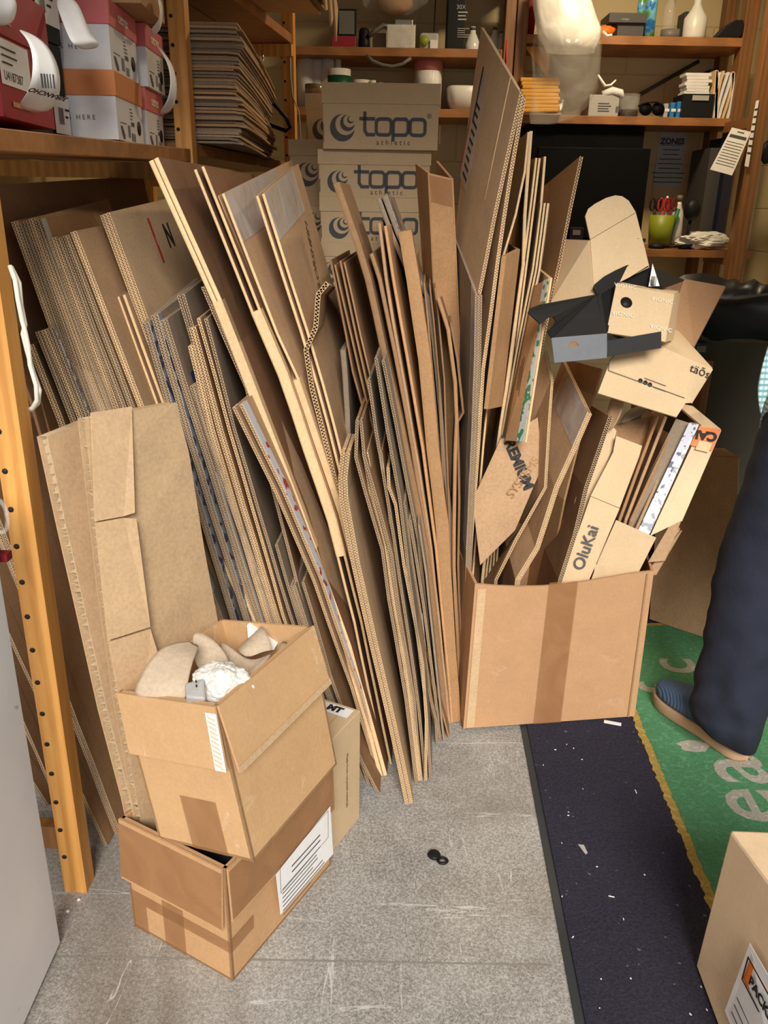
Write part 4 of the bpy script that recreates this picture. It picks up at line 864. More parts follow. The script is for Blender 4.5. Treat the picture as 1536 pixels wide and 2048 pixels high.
ob,_=S('tan flattened box with taped torn corner, rising above the big carton rim',[(1179,826),(1150,895),(1113,975),(1075,1096),(1036,1160)],2.26,rear=(1128,722,2.62),plies=2,gap=.001,t=.007,mat='kraft',group=RC,dbot=2.11,ext=True,rb=(.0,.25,0),tape=[('tapeclear',-1,.0,.16,.3,'glossy_tape')])
ob,_=S('warm brown flattened box with a double fluted edge, right of the taped corner one',[(1221,833),(1173,975),(1150,1070),(1121,1160)],2.24,rear=(1186,812,2.5),plies=1,t=.012,mat='kraftd',group=RC,dbot=2.11,ext=True,rb=(.0,.25,0))
ob,_=S('brown panel with a pale rim standing behind the taped corner box',[(1204,738),(1190,790),(1172,835),(1130,1000)],2.5,rear=(1128,718,2.75),plies=1,t=.007,mat='kraftw',group=RC,dbot=2.3,fl=False,ext=True)
pv=[(1232,872,2.26),(1284,892,2.24),(1279,912,2.24),(1239,1016,2.17)]
mb=MB(); mb.poly([PY(*p) for p in ((1232,872,2.27),(1284,892,2.25),(1278,914,2.24),(1239,1016,2.18),(1181,992,2.2),(1226,905,2.255))],.004); mb.poly([PY(*p) for p in ((1181,993,2.199),(1239,1017,2.179),(1178,1160,2.12),(1120,1168,2.12))],.004)
ob=tag(mb.build('opened_shoe_box','shoebox'),'long tan shoe box panel with a dark grey logo word','cardboard',RC)
po=[(1181,993,2.199),(1239,1017,2.179),(1178,1160,2.12)]
ptext('OluKai',.047,(1163,1118),(1180,1072),po,'ink',ob,lift=.013,bold=.0005)
a,n=frame_at(1168,1120,po); mb=MB(); c,_=frame_at(1156,1086,po); mb.lathe(c+n*.003,[(0,0),(.014,0),(.014,.0006),(0,.0006)],18,axis=n); mb.build('notch','black',ob)
panel('plain tan panel with a tab, low at the right of the big carton',[(1232,1040,2.17),(1312,1075,2.16),(1276,1146,2.13),(1180,1165,2.12),(1196,1120,2.14)],.004,'shoebox',group=RC)
panel('small tan tab just above the big carton rim',[(1190,1128,2.135),(1208,1133,2.13),(1214,1150,2.125),(1186,1156,2.125)],.004,'shoebox',group=RC)
panel('tan panel with a stepped edge behind the logo word panel',[(1205,845,2.3),(1222,848,2.3),(1233,862,2.3),(1224,900,2.28),(1160,1050,2.2),(1130,1130,2.18),(1150,1000,2.24)],.004,'shoebox',group=RC)
tag(shell('curled_flap',[[(1222,788,2.32),(1240,790,2.30),(1250,800,2.28)],[(1215,825,2.30),(1235,830,2.28),(1243,826,2.27)],[(1205,858,2.28),(1220,862,2.27),(1230,852,2.26)]],.003,'kraft',1),'curled tan flap with rounded corner under the pale logo box','cardboard',RC)
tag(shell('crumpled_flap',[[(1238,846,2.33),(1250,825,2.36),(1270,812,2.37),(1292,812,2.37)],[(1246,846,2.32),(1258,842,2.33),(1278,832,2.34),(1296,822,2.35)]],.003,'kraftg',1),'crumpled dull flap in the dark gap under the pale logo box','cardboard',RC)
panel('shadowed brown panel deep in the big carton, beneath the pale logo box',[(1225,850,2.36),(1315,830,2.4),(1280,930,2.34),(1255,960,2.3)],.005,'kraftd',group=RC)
for i,(x,y,x2,y2,w,lab) in enumerate([(1316,832,1240,1040,.3,'narrow brown sheet first right of the logo word panel'),(1332,833,1252,1040,.3,'narrow brown sheet second right of the logo word panel'),(1342,868,1262,1042,.25,'narrow brown sheet third right of the logo word panel'),(1352,880,1272,1060,.25,'narrow brown sheet fourth right of the logo word panel')]):
    S(lab,[(x,y),((x+x2)/2,(y+y2)/2),(x2,y2)],2.34,rear=(x-25,y-12,2.6),plies=1,t=.009,mat='kraft' if i%2 else 'kraftd',group=RC,fl=False,dbot=2.2,ext=True,rb=(0,.2,0))
ps=[(1380,845,2.33),(1398,848,2.32),(1300,1068,2.2),(1276,1062,2.21)]
ob=panel('thin sheet wrapped in silver tape with dark zigzag print',ps,.008,'kraftg',group=RC); panel(None,[(1378,846,2.322),(1398,849,2.312),(1298,1069,2.192),(1275,1063,2.202)],.001,'tgrey',name='zigzag_tape',parent=ob)
panel('olive brown sheet left of the zigzag taped one',[(1352,838,2.36),(1378,846,2.34),(1276,1064,2.22),(1248,1050,2.24)],.005,'kraftg',group=RC)
mb=MB(); q=[PY(*p) for p in ((1402,852,2.32),(1441,860,2.30),(1362,1042,2.2),(1300,1072,2.19))]; mb.poly(q,.006); bk=[PY(1376,820,2.5),PY(1441,858,2.32)]
mb.poly([q[0],q[1],q[1]+V((-.03,.16,.03)),q[0]+V((-.03,.16,.03))],.006); mb.poly([q[1],q[2],q[2]+V((.02,.16,.0)),q[1]+V((-.0,.16,.0))],.006)
ob=tag(mb.build('carton_end','cartonD'),'pale carton end with an orange printed top, right end of the big carton','cardboard',RC)
pp=[(1402,852,2.314),(1441,860,2.294),(1362,1042,2.194)]
panel(None,[(1400,852,2.312),(1442,860,2.292),(1424,902,2.270),(1380,890,2.290)],.001,'oran',name='orange_print',parent=ob)
ptext('CAL',.036,(1432,875),(1386,868),pp,'inkk',ob,lift=.006,bold=.002)
a,n=frame_at(1408,895,pp); mb=MB(); mb.poly([frame_at(x,y,pp)[0]+n*.007 for x,y in((1398,882),(1424,888),(1416,906),(1390,900))],.0008); mb.build('barcode_label','cream',ob)
panel('folded lower flap of the pale carton end',[(1362,1043,2.198),(1340,1050,2.2),(1296,1125,2.15),(1330,1122,2.14)],.006,'kraft',group=RC)
panel('brown flap sticking out at the far right of the big carton',[(1380,965,2.32),(1402,955,2.32),(1346,1056,2.24),(1330,1050,2.26)],.012,'kraftw',group=RC)
for i in range(4):
    panel('%s of the thin sheets at the right inner wall of the big carton'%ORD[i],[(1338+i*6,1050+i*4,2.25-i*.01),(1352+i*4,1046+i*5,2.24-i*.01),(1306+i*2,1150,2.16-i*.01),(1290,1150,2.17-i*.01)],.004,'kraft' if i%2 else 'kraftl',group='thin sheets at the right inner wall')
# boxes thrown on top
# kraft mailer with rounded flap
mb=MB(); 
m1=[(1170,433,2.42),(1176,418,2.43),(1189,408,2.44),(1212,396,2.45),(1230,391,2.46),(1244,393,2.46),(1257,402,2.46),(1271,425,2.46),(1180,479,2.40)]
m2=[(1180,480,2.40),(1271,426,2.46),(1290,500,2.44),(1298,535,2.42),(1188,590,2.34)]
m3=[(1131,479,2.52),(1179,481,2.40),(1188,590,2.34),(1102,606,2.42)]
t=thing('mailer_box','open tan mailer box with a rounded raised flap, topmost on the heap at right','box',PY(1200,560,2.42))
panel(None,m1,.004,'shoebox',name='rounded_flap',parent=t); panel(None,m2,.004,'shoebox',name='lid_panel',parent=t); sp=panel(None,m3,.004,'shoebox',name='side_panel',parent=t)
for p0,p1,l in (((1140,592),(1146,540),.012),((1128,588),(1132,555),.012)):
    ptext('thank you for being' if l==.012 and p0[0]==1140 else 'here with us',.016,p0,p1,m3,'inkw',sp,lift=.004)
mb=MB(); a,n=frame_at(1156,585,m3); b,_=frame_at(1154,530,m3); ex=(b-a).normalized(); stroke(mb,[(0,0),((b-a).length,0)],.003,(a+n*.004,ex,n.cross(ex))); mb.build('printed_line','inkw',sp)
mb=MB(); a,n=frame_at(1281,481,m2); mb.box(a+n*.002,(.028,.005,.01),.3); mb.build('slot','black',t)
# black shoe box
t=thing('shoe_box','unfolded black shoe box with a finger hole, lying across the heap at right','box',PY(1160,720,2.2))
f1=[(1102,676,2.17),(1213,667,2.22),(1213,716,2.20),(1108,726,2.15)]; ob=panel(None,f1,.005,'grey' if False else plain('grey_brushed_board',s2l(112,114,118),.4),name='end_panel',parent=t)
a,n=frame_at(1146,695,f1); mb=MB(); mb.lathe(a+n*.0028,[(0,0),(.0165,0),(.0165,.0006),(0,.0006)],24,axis=n); mb.build('finger_hole','kraftd',ob)
panel(None,[(1056,626,2.12),(1062,616,2.13),(1080,609,2.15),(1190,589,2.3),(1103,677,2.17),(1094,662,2.15),(1106,652,2.16),(1111,642,2.165),(1106,633,2.155),(1096,636,2.145),(1080,648,2.13)],.004,'blackb',name='tuck_flap',parent=t)
panel(None,[(1190,589,2.31),(1201,588,2.33),(1213,667,2.225),(1103,677,2.175)],.004,'blackb',name='inner_panel',parent=t)
panel(None,[(1213,682,2.215),(1322,663,2.24),(1322,696,2.225),(1213,714,2.2)],.004,'blackb',name='side_strip',parent=t)
panel(None,[(1213,667,2.23),(1213,683,2.215),(1255,676,2.30)],.004,'blackb',name='gusset',parent=t)
panel(None,[(1201,588,2.34),(1238,567,2.38),(1228,640,2.31),(1213,667,2.23)],.004,'black',name='inner_panel',parent=t)
panel(None,[(1186,577,2.33),(1190,568,2.34),(1208,553,2.36),(1230,541,2.38),(1252,531,2.40),(1275,528,2.42),(1298,533,2.42),(1238,567,2.375),(1194,589,2.33)],.004,'blackb',name='rounded_flap',parent=t)
panel(None,[(1238,567,2.40),(1298,533,2.45),(1368,561,2.5),(1325,577,2.4)],.006,'black',name='back_panel',parent=t)
# logo tan box
pv=[(1232,569,2.33),(1347,590,2.33),(1329,684,2.24),(1212,666,2.24)]
t=thing('shoe_box','tan shoe box end with pale repeated logo words and a round hole','box',PY(1275,670,2.26))
ob=panel(None,pv,.005,'kraftw' if False else 'shoebox',name='end_panel',parent=t)
for (a,b) in (((1305,599),(1341,606)),((1227,628),(1262,633)),((1304,655),(1337,662)),((1237,572),(1262,576))): ptext('VIONIC',.0165,a,b,pv,'inkw',ob,lift=.0045,space=1.15)
a,n=frame_at(1252,606,pv); mb=MB(); mb.lathe(a+n*.0025,[(0,0),(.0165,0),(.0165,.0008),(0,.0008)],24,axis=n); h=mb.build('finger_hole','black',ob)
panel(None,[(1232,569,2.335),(1347,590,2.335),(1358,584,2.46),(1245,562,2.46)],.005,'shoebox',name='top_panel',parent=t); panel(None,[(1347,590,2.335),(1329,684,2.245),(1345,680,2.36),(1360,586,2.46)],.005,'shoebox',name='side_panel',parent=t)
# brown carton with raised flap
t=thing('carton','brown carton with a raised flap leaning behind the pale logo boxes','box',PY(1380,690,2.5))
panel(None,[(1368,561,2.60),(1372,560,2.60),(1451,574,2.52),(1388,695,2.44),(1336,650,2.5)],.008,'cartonC',name='flap',parent=t); panel(None,[(1302,551,2.66),(1370,560,2.605),(1338,652,2.505),(1300,610,2.6)],.008,'kraftd',name='side_panel',parent=t)
mb=MB(); mb.poly([PY(*p) for p in ((1305,527,2.43),(1319,572,2.38),(1297,573,2.37))],.001); o=tag(mb.build('paper_label','white'),'white triangular barcode label sticking up by the black shoe box','label')
mb=MB(); bars(mb,-.008,-.02,.016,.03,(PY(1308,560,2.374),V((1,0,0)),V((0,.05,1))),0,4); mb.build('barcode','inkk',o)
# pale logo box
t=thing('shoe_box','pale tan shoe box with a dark lowercase logo word, tipped on the heap','box',PY(1300,800,2.3))
pv=[(1195,787,2.22),(1352,835,2.20),(1424,738,2.28)]
mb=MB(); mb.poly([PY(*p) for p in ((1195,787,2.22),(1352,835,2.20),(1370,807,2.223),(1382,806,2.225),(1424,738,2.282),(1312,690,2.313),(1260,686,2.302),(1222,716,2.28))],.006); ob=mb.build('front_panel','shoebox',t)
panel(None,[(1312,690,2.315),(1424,738,2.284),(1344,650,2.52),(1290,640,2.52)],.006,'shoebox',name='top_panel',parent=t)
panel(None,[(1424,738,2.284),(1382,806,2.23),(1372,800,2.42),(1400,740,2.5)],.006,'shoebox',name='side_panel',parent=t)
ptext('ta\u00f6s',.062,(1380,735),(1418,752),pv,'inkk',ob,lift=.005,bold=.001) if False else ptext('t\u00e4\u014ds',.034,(1382,737),(1416,751),pv,'inkk',ob,lift=.005,bold=.0)
for px,py in ((1280,762),(1290,766),(1299,770)):
    a,n=frame_at(px,py,pv); mb=MB(); mb.lathe(a+n*.0035,[(0,0),(.0062,0),(.0062,.0006),(0,.0006)],16,axis=n); mb.build('round_icon','inkk',ob)
mb=MB()
for (p0,p1) in (((1288,757),(1331,773)),((1308,776),(1331,784)),((1216,742),(1368,797)),((1216,742),(1218,722)),((1218,722),(1228,712))):
    a,n=frame_at(*p0,pv); b,_=frame_at(*p1,pv); e=(b-a).normalized(); stroke(mb,[(0,0),((b-a).length,0)],.0018,(a+n*.0042,e,n.cross(e)))
mb.build('printed_line','ink',ob)
# ================================================================== shoe boxes with crescent logo
def hexbox(o,ex,ey,ez):  # corner, three edge vectors
    o=V(o); return [o,o+ex,o+ex+ey,o+ey],[o+ez,o+ex+ez,o+ex+ey+ez,o+ey+ez]
def crescent(mb,cx,cy,r,fr):
    a0,a1=math.radians(78),math.radians(352); O=[(cx+r*math.cos(lerp(a0,a1,i/28)),cy+r*math.sin(lerp(a0,a1,i/28))) for i in range(29)]
    c2=(cx+r*.24,cy+r*.27); I=[]
    A=V((*O[0],0))-V((*c2,0)); B=V((*O[-1],0))-V((*c2,0)); b0=math.atan2(A.y,A.x); b1=math.atan2(B.y,B.x)
    if b1<b0: b1+=2*math.pi
    for i in range(29):
        t=i/28; rr_=lerp(A.length,B.length,t); rr_=lerp(rr_,r*.80,math.sin(math.pi*t)**.5); ang=lerp(b0,b1,t); I.append((c2[0]+rr_*math.cos(ang),c2[1]+rr_*math.sin(ang)))
    for i in range(28): flat(mb,[O[i],O[i+1],I[i+1],I[i]],fr,0,.0012)
def rrect(x0,y0,x1,y1,r,n=5):
    o=[]
    for cx,cy,a in ((x1-r,y1-r,0),(x0+r,y1-r,90),(x0+r,y0+r,180),(x1-r,y0+r,270)):
        for k in range(n+1): t=math.radians(a+90*k/n); o.append((cx+r*math.cos(t),cy+r*math.sin(t)))
    return o
def logobox(label,x0,Y,z,w,h,dp,rot,group):
    ex=V((math.cos(rot),math.sin(rot),0))*w; ey=V((-math.sin(rot),math.cos(rot),0))*dp; o=V((x0,Y,z)); e=ex.normalized()
    t=thing('shoe_box',label,'box',o+ex/2+ey/2,group)
    b,tt=hexbox(o+e*.004+ey*.01,ex-e*.008,ey*.98,V((0,0,h-.004))); mb=MB(); mb.hexa(b,tt); mb.build('base','shoebox',t,bev=.001)
    lh=h*.31; b,tt=hexbox(o+V((0,0,h-lh)),ex,ey,V((0,0,lh))); mb=MB(); mb.hexa(b,tt); mb.build('lid','shoebox',t,bev=.001)
    fo=o+e*.004+ey*.01; fr=(fo,e,V((0,0,1))); u=(h-lh)  # front area height
    k=w/.385; hh=h-lh
    mb=MB(); s=hh*.34 if hh<.12 else hh*.30; cx,cy=w*.165,hh*.47
    crescent(mb,cx,cy,s,fr); crescent(mb,cx+s*.42,cy+s*.36,s*.60,fr); crescent(mb,cx+s*.66,cy+s*.60,s*.27,fr); mb.build('crescent_logo','ink',t)
    mb=MB(); lw=.0105*k; x=w*.325; y=hh*.33; H=.047*k; W_=.0545*k; PT=.0555*k
    stroke(mb,[(x+.012*k,y+H*1.45),(x+.012*k,y+.012*k),(x+.02*k,y),(x+.046*k,y)],lw,fr,off=.0012); stroke(mb,[(x-.006*k,y+H),(x+.046*k,y+H)],lw,fr,off=.0012)
    for q in (1,3): stroke(mb,rrect(x+q*PT-.006*k,y,x+q*PT+W_-.012*k,y+H,.012*k),lw,fr,True,off=.0012)
    q=2; xx=x+q*PT-.006*k; stroke(mb,[(xx,y-H*.42),(xx,y+H-.008*k),(xx+.008*k,y+H),(xx+W_-.014*k,y+H),(xx+W_-.006*k,y+H-.008*k),(xx+W_-.006*k,y+.008*k),(xx+W_-.014*k,y),(xx,y)],lw,fr,off=.0012)
    mb.build('logo_word','ink',t)
    mb=textmb('athletic',.023*k,(fo+e*w*.60+V((0,0,hh*.16)),e,V((0,0,1))),0,off=.0012,space=1.55); mb.build('small_word','ink',t)
    mb=textmb('\u00ae',.02*k,(fo+e*(x+4*PT)+V((0,0,y+H*1.2)),e,V((0,0,1))),0,off=.0012); mb.build('small_mark','ink',t)
    for s_ in (.002,w-.002):
        mb=MB(); mb.box(fo+e*s_+V((0,-.0,hh*.35)),(.004,.004,hh*.4),rot); mb.build('corner_slot','kraftd',t)
    return t
G_='shoe boxes with a grey crescent logo'
LB=lambda p,c:'tan shoe box with grey crescent logo, %s'%p
z2=PY(636,298,2.95).z; hB=.147
zs=[]; z=z2-hB
logobox(LB('topmost and tallest of the front stack',0),-.226,2.93,z2,.384,.196,.27,math.radians(-1.2),G_)
off=[0,.004,-.028,-.012,.006,.0,.01,-.01,.004,.0]
nm=ORD[1:]; off=off+[0]*8
i=0
while z>-.05:
    h=hB if z>hB*.6 else z+hB
    zz=max(z,0.0)
    logobox(LB('%s from the top of the front stack'%nm[i],0),-.242+off[i],2.95,zz,.378,hB if z>=0 else hB+z,.27,math.radians(.4 if i%2 else -.3),G_)
    z-=hB; i+=1
z=1.669-.173; i=0
while z>0:
    logobox(LB('%s from the top of the left stack'%ORD[i],0),-.371+.012*(i%2),3.26 if False else 3.23,z,.378,.173 if i==0 else .165,.25,0,G_); z-=.165; i+=1
zb=0
for k in range(1): logobox(LB('rearmost, behind the topmost one of the front stack',0),-.335,3.52,PY(607,188,3.55).z-.19,.378,.19,.25,0,G_)
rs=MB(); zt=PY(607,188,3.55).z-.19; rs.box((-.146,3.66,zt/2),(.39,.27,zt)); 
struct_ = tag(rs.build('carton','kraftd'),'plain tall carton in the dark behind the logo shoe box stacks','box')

# ================================================================== left shelf goods
def facebox(label,brx,bry,Y,w,h,dp,yaw,mats,parent=None,cat='box',group=None,name='shoe_box',z=None,lid=0.,lidm=None):
    """box standing with its front lower right corner under pixel (brx,bry) at depth Y; mats=(body,end)"""
    p=PY(brx,bry,Y)
    if z is not None: p.z=z
    e=V((math.cos(yaw),math.sin(yaw),0)); f=V((-e.y,e.x,0)); o=p-e*w
    t=thing(name,label,cat,o+e*w/2+f*dp/2,group)
    b,tt=hexbox(o,e*w,f*dp,V((0,0,h-lid*.02))); mb=MB(); mb.hexa(b,tt); mb.build('base',mats,t,bev=.001)
    if lid:
        b,tt=hexbox(o-e*.003-f*.003+V((0,0,h-lid)),e*(w+.006),f*(dp+.006),V((0,0,lid))); mb=MB(); mb.hexa(b,tt); mb.build('lid',lidm,t,bev=.0015)
    return t,o,e,f,p
def endlabel(t,p,f,e,h,lid,word,full=True,seed=0):
    fr=(p,f,V((0,0,1)))
    dp=.24; hh=h-lid
    if word: mb=textmb(word,.034,(p+f*dp*.5+V((0,0,h-lid*.5)),f,V((0,0,1))),0,off=.0042,bold=.0008); mb.build('logo_word','inkw',t)
    mb=MB(); r=random.Random(seed)
    rect(mb,.025,hh*.42,.08,hh*.44,fr,0,.001); bars(mb,.09,hh*.12,.025,hh*.3,fr,0,7,seed,.001); rect(mb,.125,hh*.42,.155,hh*.52,fr,0,.001); lines(mb,.12,hh*.55,.03,hh*.32,4,fr,0,.3,seed,.001); bars(mb,.125,hh*.05,.035,hh*.2,fr,0,6,seed+1,.001)
    flat(mb,[(.025,hh*.35),(.04,hh*.36),(.06,hh*.15),(.06,hh*.06),(.045,hh*.05),(.032,hh*.2)],fr,0,.001)
    mb.build('printed_label','ink',t)
    mb=MB(); mb.lathe(p+f*.20+V((0,0,hh*.42))+e*.001,[(0,0),(.017,0),(.017,.0008),(0,.0008)],18,axis=e); mb.build('finger_hole','black',t)
def heretext(t,o,e,w,h,hh,s='STARTS HERE'):
    mb=textmb(s,.0150,(o+e*(w*.69)+V((0,0,hh*.5)),e,V((0,0,1))),0,off=.001,space=1.5); mb.build('printed_text','ink',t)
hO=.150;lO=.055
t,o,e,f,p=facebox('white shoe box with orange lid, on the pine shelf under the coral lidded one',238,281,2.16,.37,hO,.245,.03,'whiteg',z=BZf(2.3)+.001,lid=lO,lidm='orange'); endlabel(t,p,f,e,hO,lO,None,seed=1); heretext(t,o,e,.37,hO,hO-lO)
t,o,e,f,p2=facebox('white shoe box with coral lid, stacked on the orange lidded one',226,160,2.17,.37,.150,.245,.03,'whiteg',z=BZf(2.3)+.152,lid=.055,lidm='pink'); endlabel(t,p2,f,e,.15,.055,'cetrex',seed=2); heretext(t,o,e,.37,.15,.095)
t,o,e,f,p=facebox('white shoe box with coral lid, lower of the pair next to the post',297,290,2.46,.34,.150,.20,.03,'whiteg',z=BZf(2.3)+.001,lid=.055,lidm='pink'); endlabel(t,p,f*.8,e,.15,.055,'cetrex',seed=3)
t,o,e,f,p=facebox('white shoe box with coral lid, upper of the pair next to the post',298,188,2.455,.34,.150,.20,.03,'whiteg',z=BZf(2.3)+.152,lid=.055,lidm='pink'); endlabel(t,p,f*.8,e,.15,.055,'cetrex',seed=4)
t,o,e,f,p=facebox('plain brown lidded box on top of the coral lidded shoe boxes',287,75,2.24,.36,.15,.24,.02,'kraftw',z=BZf(2.3)+.304,lid=.05,lidm='kraftw')
t,o,e,f,p=facebox('second plain brown lidded box on the topmost layer of the shoe box shelf',289,20,2.25,.36,.15,.24,.02,'kraftd',z=BZf(2.3)+.455,lid=.05,lidm='kraftd')
# dark red box at the left end
r0=PY(10,252,1.62); r1=PY(112,266,1.90); r0.z=r1.z=BZf(2.3)+.001; ex=r1-r0; bk=V((-.36,.04,0)); t=thing('shoe_box','dark red boot box with overhanging lid at the left end of the pine shelf','box',(r0+r1)/2+bk/2)
zr=PY(112,90,1.90).z-1.57; zr=.225
b,tt=hexbox(r0,ex,bk,V((0,0,zr-.01))); mb=MB(); mb.hexa(b,tt); mb.build('base','red',t,bev=.001)
e=ex.normalized(); n=V((e.y,-e.x,0)); b,tt=hexbox(r0+n*.004-e*.003+V((0,0,zr-.09)),ex+e*.006,bk-n*.008,V((0,0,.09))); mb=MB(); mb.hexa(b,tt); mb.build('lid','red',t,bev=.001)
fr=(r0+n*.0008,e,V((0,0,1)))
mb=MB(); rect(mb,.01,.055,.16,.13,fr); lab=mb.build('paper_label','white',t); mb=textmb('UGG',.02,(r0+e*.035+V((0,0,.115)),e,V((0,0,1))),0,off=.002) if False else textmb('U4187387',.022,(r0+e*.07+V((0,0,.07)),e,V((0,0,1))),0,off=.0022); lines(mb,.02,.085,.08,.035,3,fr,0,.25,1,.0022); mb.build('printed_text','inkk',lab)
mb=MB(); lines(mb,.02,zr-.075,.06,.05,4,(r0+n*.005,e,V((0,0,1))),0,.3,2,.001); mb.build('gold_print','kraftw',t); mb=MB(); lines(mb,.05,.018,.15,.015,1,fr,0,.6,3,.001); mb.build('gold_print','kraftw',t)
# black box behind it
k0=PY(60,262,1.93); k1=PY(139,268,2.13); k0.z=k1.z=BZf(2.3)+.001; ex=k1-k0; bk=V((-.30,.03,0)); e=ex.normalized(); n=V((e.y,-e.x,0))
t=thing('shoe_box','tall black shoe box with white barcode labels, behind the dark red box','box',(k0+k1)/2+bk/2)
b,tt=hexbox(k0,ex,bk,V((0,0,.19))); mb=MB(); mb.hexa(b,tt); mb.build('base','blackb',t,bev=.001)
b,tt=hexbox(k0+n*.003-e*.14+V((0,0,.192)),ex+e*.14,bk,V((0,0,.30))); mb=MB(); mb.hexa(b,tt); mb.build('lid','blackb',t,bev=.001)
fr=(k0+n*.004,e,V((0,0,1)))
for x0,y0,x1,y1 in ((.12,.005,.20,.085),(.085,.225,.20,.30),(.05,.33,.12,.42)):
    mb=MB(); rect(mb,x0,y0,x1,y1,fr,0,.001); l=mb.build('barcode_label','white',t); mb=MB(); bars(mb,x0+.02,y0+.02,.03,.035,fr,0,6,3,.0024); lines(mb,x0+.055,y0+.03,(x1-x0)*.3,.03,2,fr,0,.3,1,.0024); mb.build('barcode','inkk',l)
mb=MB(); lines(mb,-.06,.25,.09,.14,6,fr,0,.25,8,.001); mb.build('printed_text','lgrey',t)
# curling paper slips
def slip(label,rows,txt=None,seed=0):
    o=tag(shell('paper_slip',rows,.0008,'white',2),label,'paper slip','paper slips on the shoe boxes'); return o
s1=slip('curling white slip with a large upside down word, hanging over the dark red box',[[(30,55,1.66),(66,68,1.68)],[(52,72,1.62),(97,90,1.66)],[(66,105,1.58),(118,133,1.64)],[(66,152,1.57),(122,172,1.63)],[(56,190,1.60),(116,206,1.66)],[(26,218,1.66),(92,229,1.70)]])
pv=[(64,160,1.563),(113,178,1.62),(108,200,1.65)]
ptext('30RANCHO',.0165,(107,176),(73,166),pv,'inkk',s1,lift=.016,bold=.0006)
a,n=frame_at(92,150,pv); mb=MB(); bars(mb,-.012,-.01,.024,.022,(a+n*.012,V((1,.3,0)),V((0,0,1))),0,5); mb.build('barcode','inkk',s1)
slip('white printed slip drooping over the upper left coral lidded box',[[(106,-10,1.95),(150,-8,1.98)],[(120,30,1.9),(166,30,1.95)],[(138,78,1.86),(182,72,1.92)],[(150,92,1.87),(197,84,1.93)],[(168,101,1.92),(200,95,1.96)]])
slip('white slip at the very left, above the dark red box',[[(-20,-10,1.62),(34,-10,1.66)],[(-20,25,1.6),(34,22,1.65)],[(-20,50,1.62),(24,54,1.67)]])
slip('small white slip curling beside the plain brown box, next to the post',[[(313,-5,2.32),(324,0,2.38)],[(322,20,2.30),(326,32,2.38)],[(318,45,2.32),(322,58,2.38)],[(296,60,2.40),(308,75,2.44)]])
slip('long white slip bowing out past the post from the far coral lidded boxes',[[(309,90,2.47),(318,92,2.5)],[(336,120,2.42),(345,125,2.46)],[(343,165,2.40),(356,168,2.44)],[(336,205,2.42),(350,212,2.46)],[(314,228,2.48),(334,230,2.5)]])
# ---------------- stacks of flat cartons on the shelf between the posts
def stack(group,lab,x1,z0,Y0,W,L,n,th,over,seed,dz=0.,rear=0.):
    rd=random.Random(seed); z=z0
    for i in range(n):
        t=th*rd.uniform(.8,1.2); jx=rd.uniform(-.012,.012)+over(i/n); jy=rd.uniform(-.012,.012); mb=MB(); rows=[]
        droop=rd.uniform(.0,.004)
        for k in range(6):
            u=k/5; y=Y0+jy+L*u; zz=z+dz*u*u*(i/n)+.002*math.sin(u*6+i)
            rows.append([V((x1-W+jx+rear*u,y,zz)),V((x1+jx-.03+rear*u,y,zz)),V((x1+jx+rear*u,y,zz-droop)),V((x1+jx+rear*u,y,zz-droop+t*.86)),V((x1+jx-.03+rear*u,y,zz+t*.88)),V((x1-W+jx+rear*u,y,zz+t*.88))])
        mb.ring(rows,True,0,True); ob=mb.build('flat_carton','kraft' if rd.random()<.6 else 'kraftg')
        tag(ob,lab%(ORD[n-1-i] if n-1-i<20 else ('%dth'%(n-i))),'cardboard',group); z+=t
stack('flat cartons stacked on the middle shelf','flat carton behind the pine post, %s from the top of its stack',-.462,1.622,2.76,.62,.95,44,.0074,lambda u:.012*math.sin(u*9),5,dz=-.05,rear=-.03)
stack('flat cartons stacked on the upper shelf','flat carton overhanging the upper shelf, %s from the top of its stack',-.275,2.135,3.05,.62,.55,18,.008,lambda u:.02*u-.05*(1-u)**3,9,rear=.05)
for i in range(4):
    t=MB(); rd=random.Random(i); x=-.262+.012*i; rows=[[V((x,3.1+.1*i,2.28-.02*i)),V((x+.007,3.1+.1*i,2.28-.02*i)),V((x+.007,3.5,2.26-.02*i)),V((x,3.5,2.26-.02*i))],[V((x+.015,3.1+.1*i,2.10-.03*i)),V((x+.022,3.1+.1*i,2.10-.03*i)),V((x+.022,3.5,2.13)),V((x+.015,3.5,2.13))]]
    t.ring(rows); tag(t.build('flat_carton','kraft'),'%s flat carton slumping over the right side of the upper stack'%ORD[i],'cardboard','slumping cartons of the upper stack')
# bulldog clip and black strap near the end post
mb=MB(); c=PY(517,120,3.7); mb.tube([c+V((-.015,0,.03)),c+V((-.02,0,0)),c+V((0,0,-.03)),c+V((.02,0,0)),c+V((.015,0,.03))],.004,6); tag(mb.build('wire_clip','chrome'),'small shiny wire clip hanging in the shadow beside the stack of flat cartons','clip')
mb=MB(); mb.tube([PY(*q) for q in ((531,180,3.75),(545,205,3.72),(572,235,3.72),(580,255,3.72),(572,262,3.72),(540,250,3.75))],.008,8); tag(mb.build('cable_loop','black'),'black cable loop hanging right of the stack of flat cartons','cable')
mb=MB(); mb.tube([PY(*q) for q in ((580,92,3.98),(581,150,3.97),(585,190,3.97),(598,225,3.97),(601,268,3.97),(602,330,3.97))],.003,6); tag(mb.build('wire','lgrey'),'thin grey wire running down beside the shelf end post','cable')

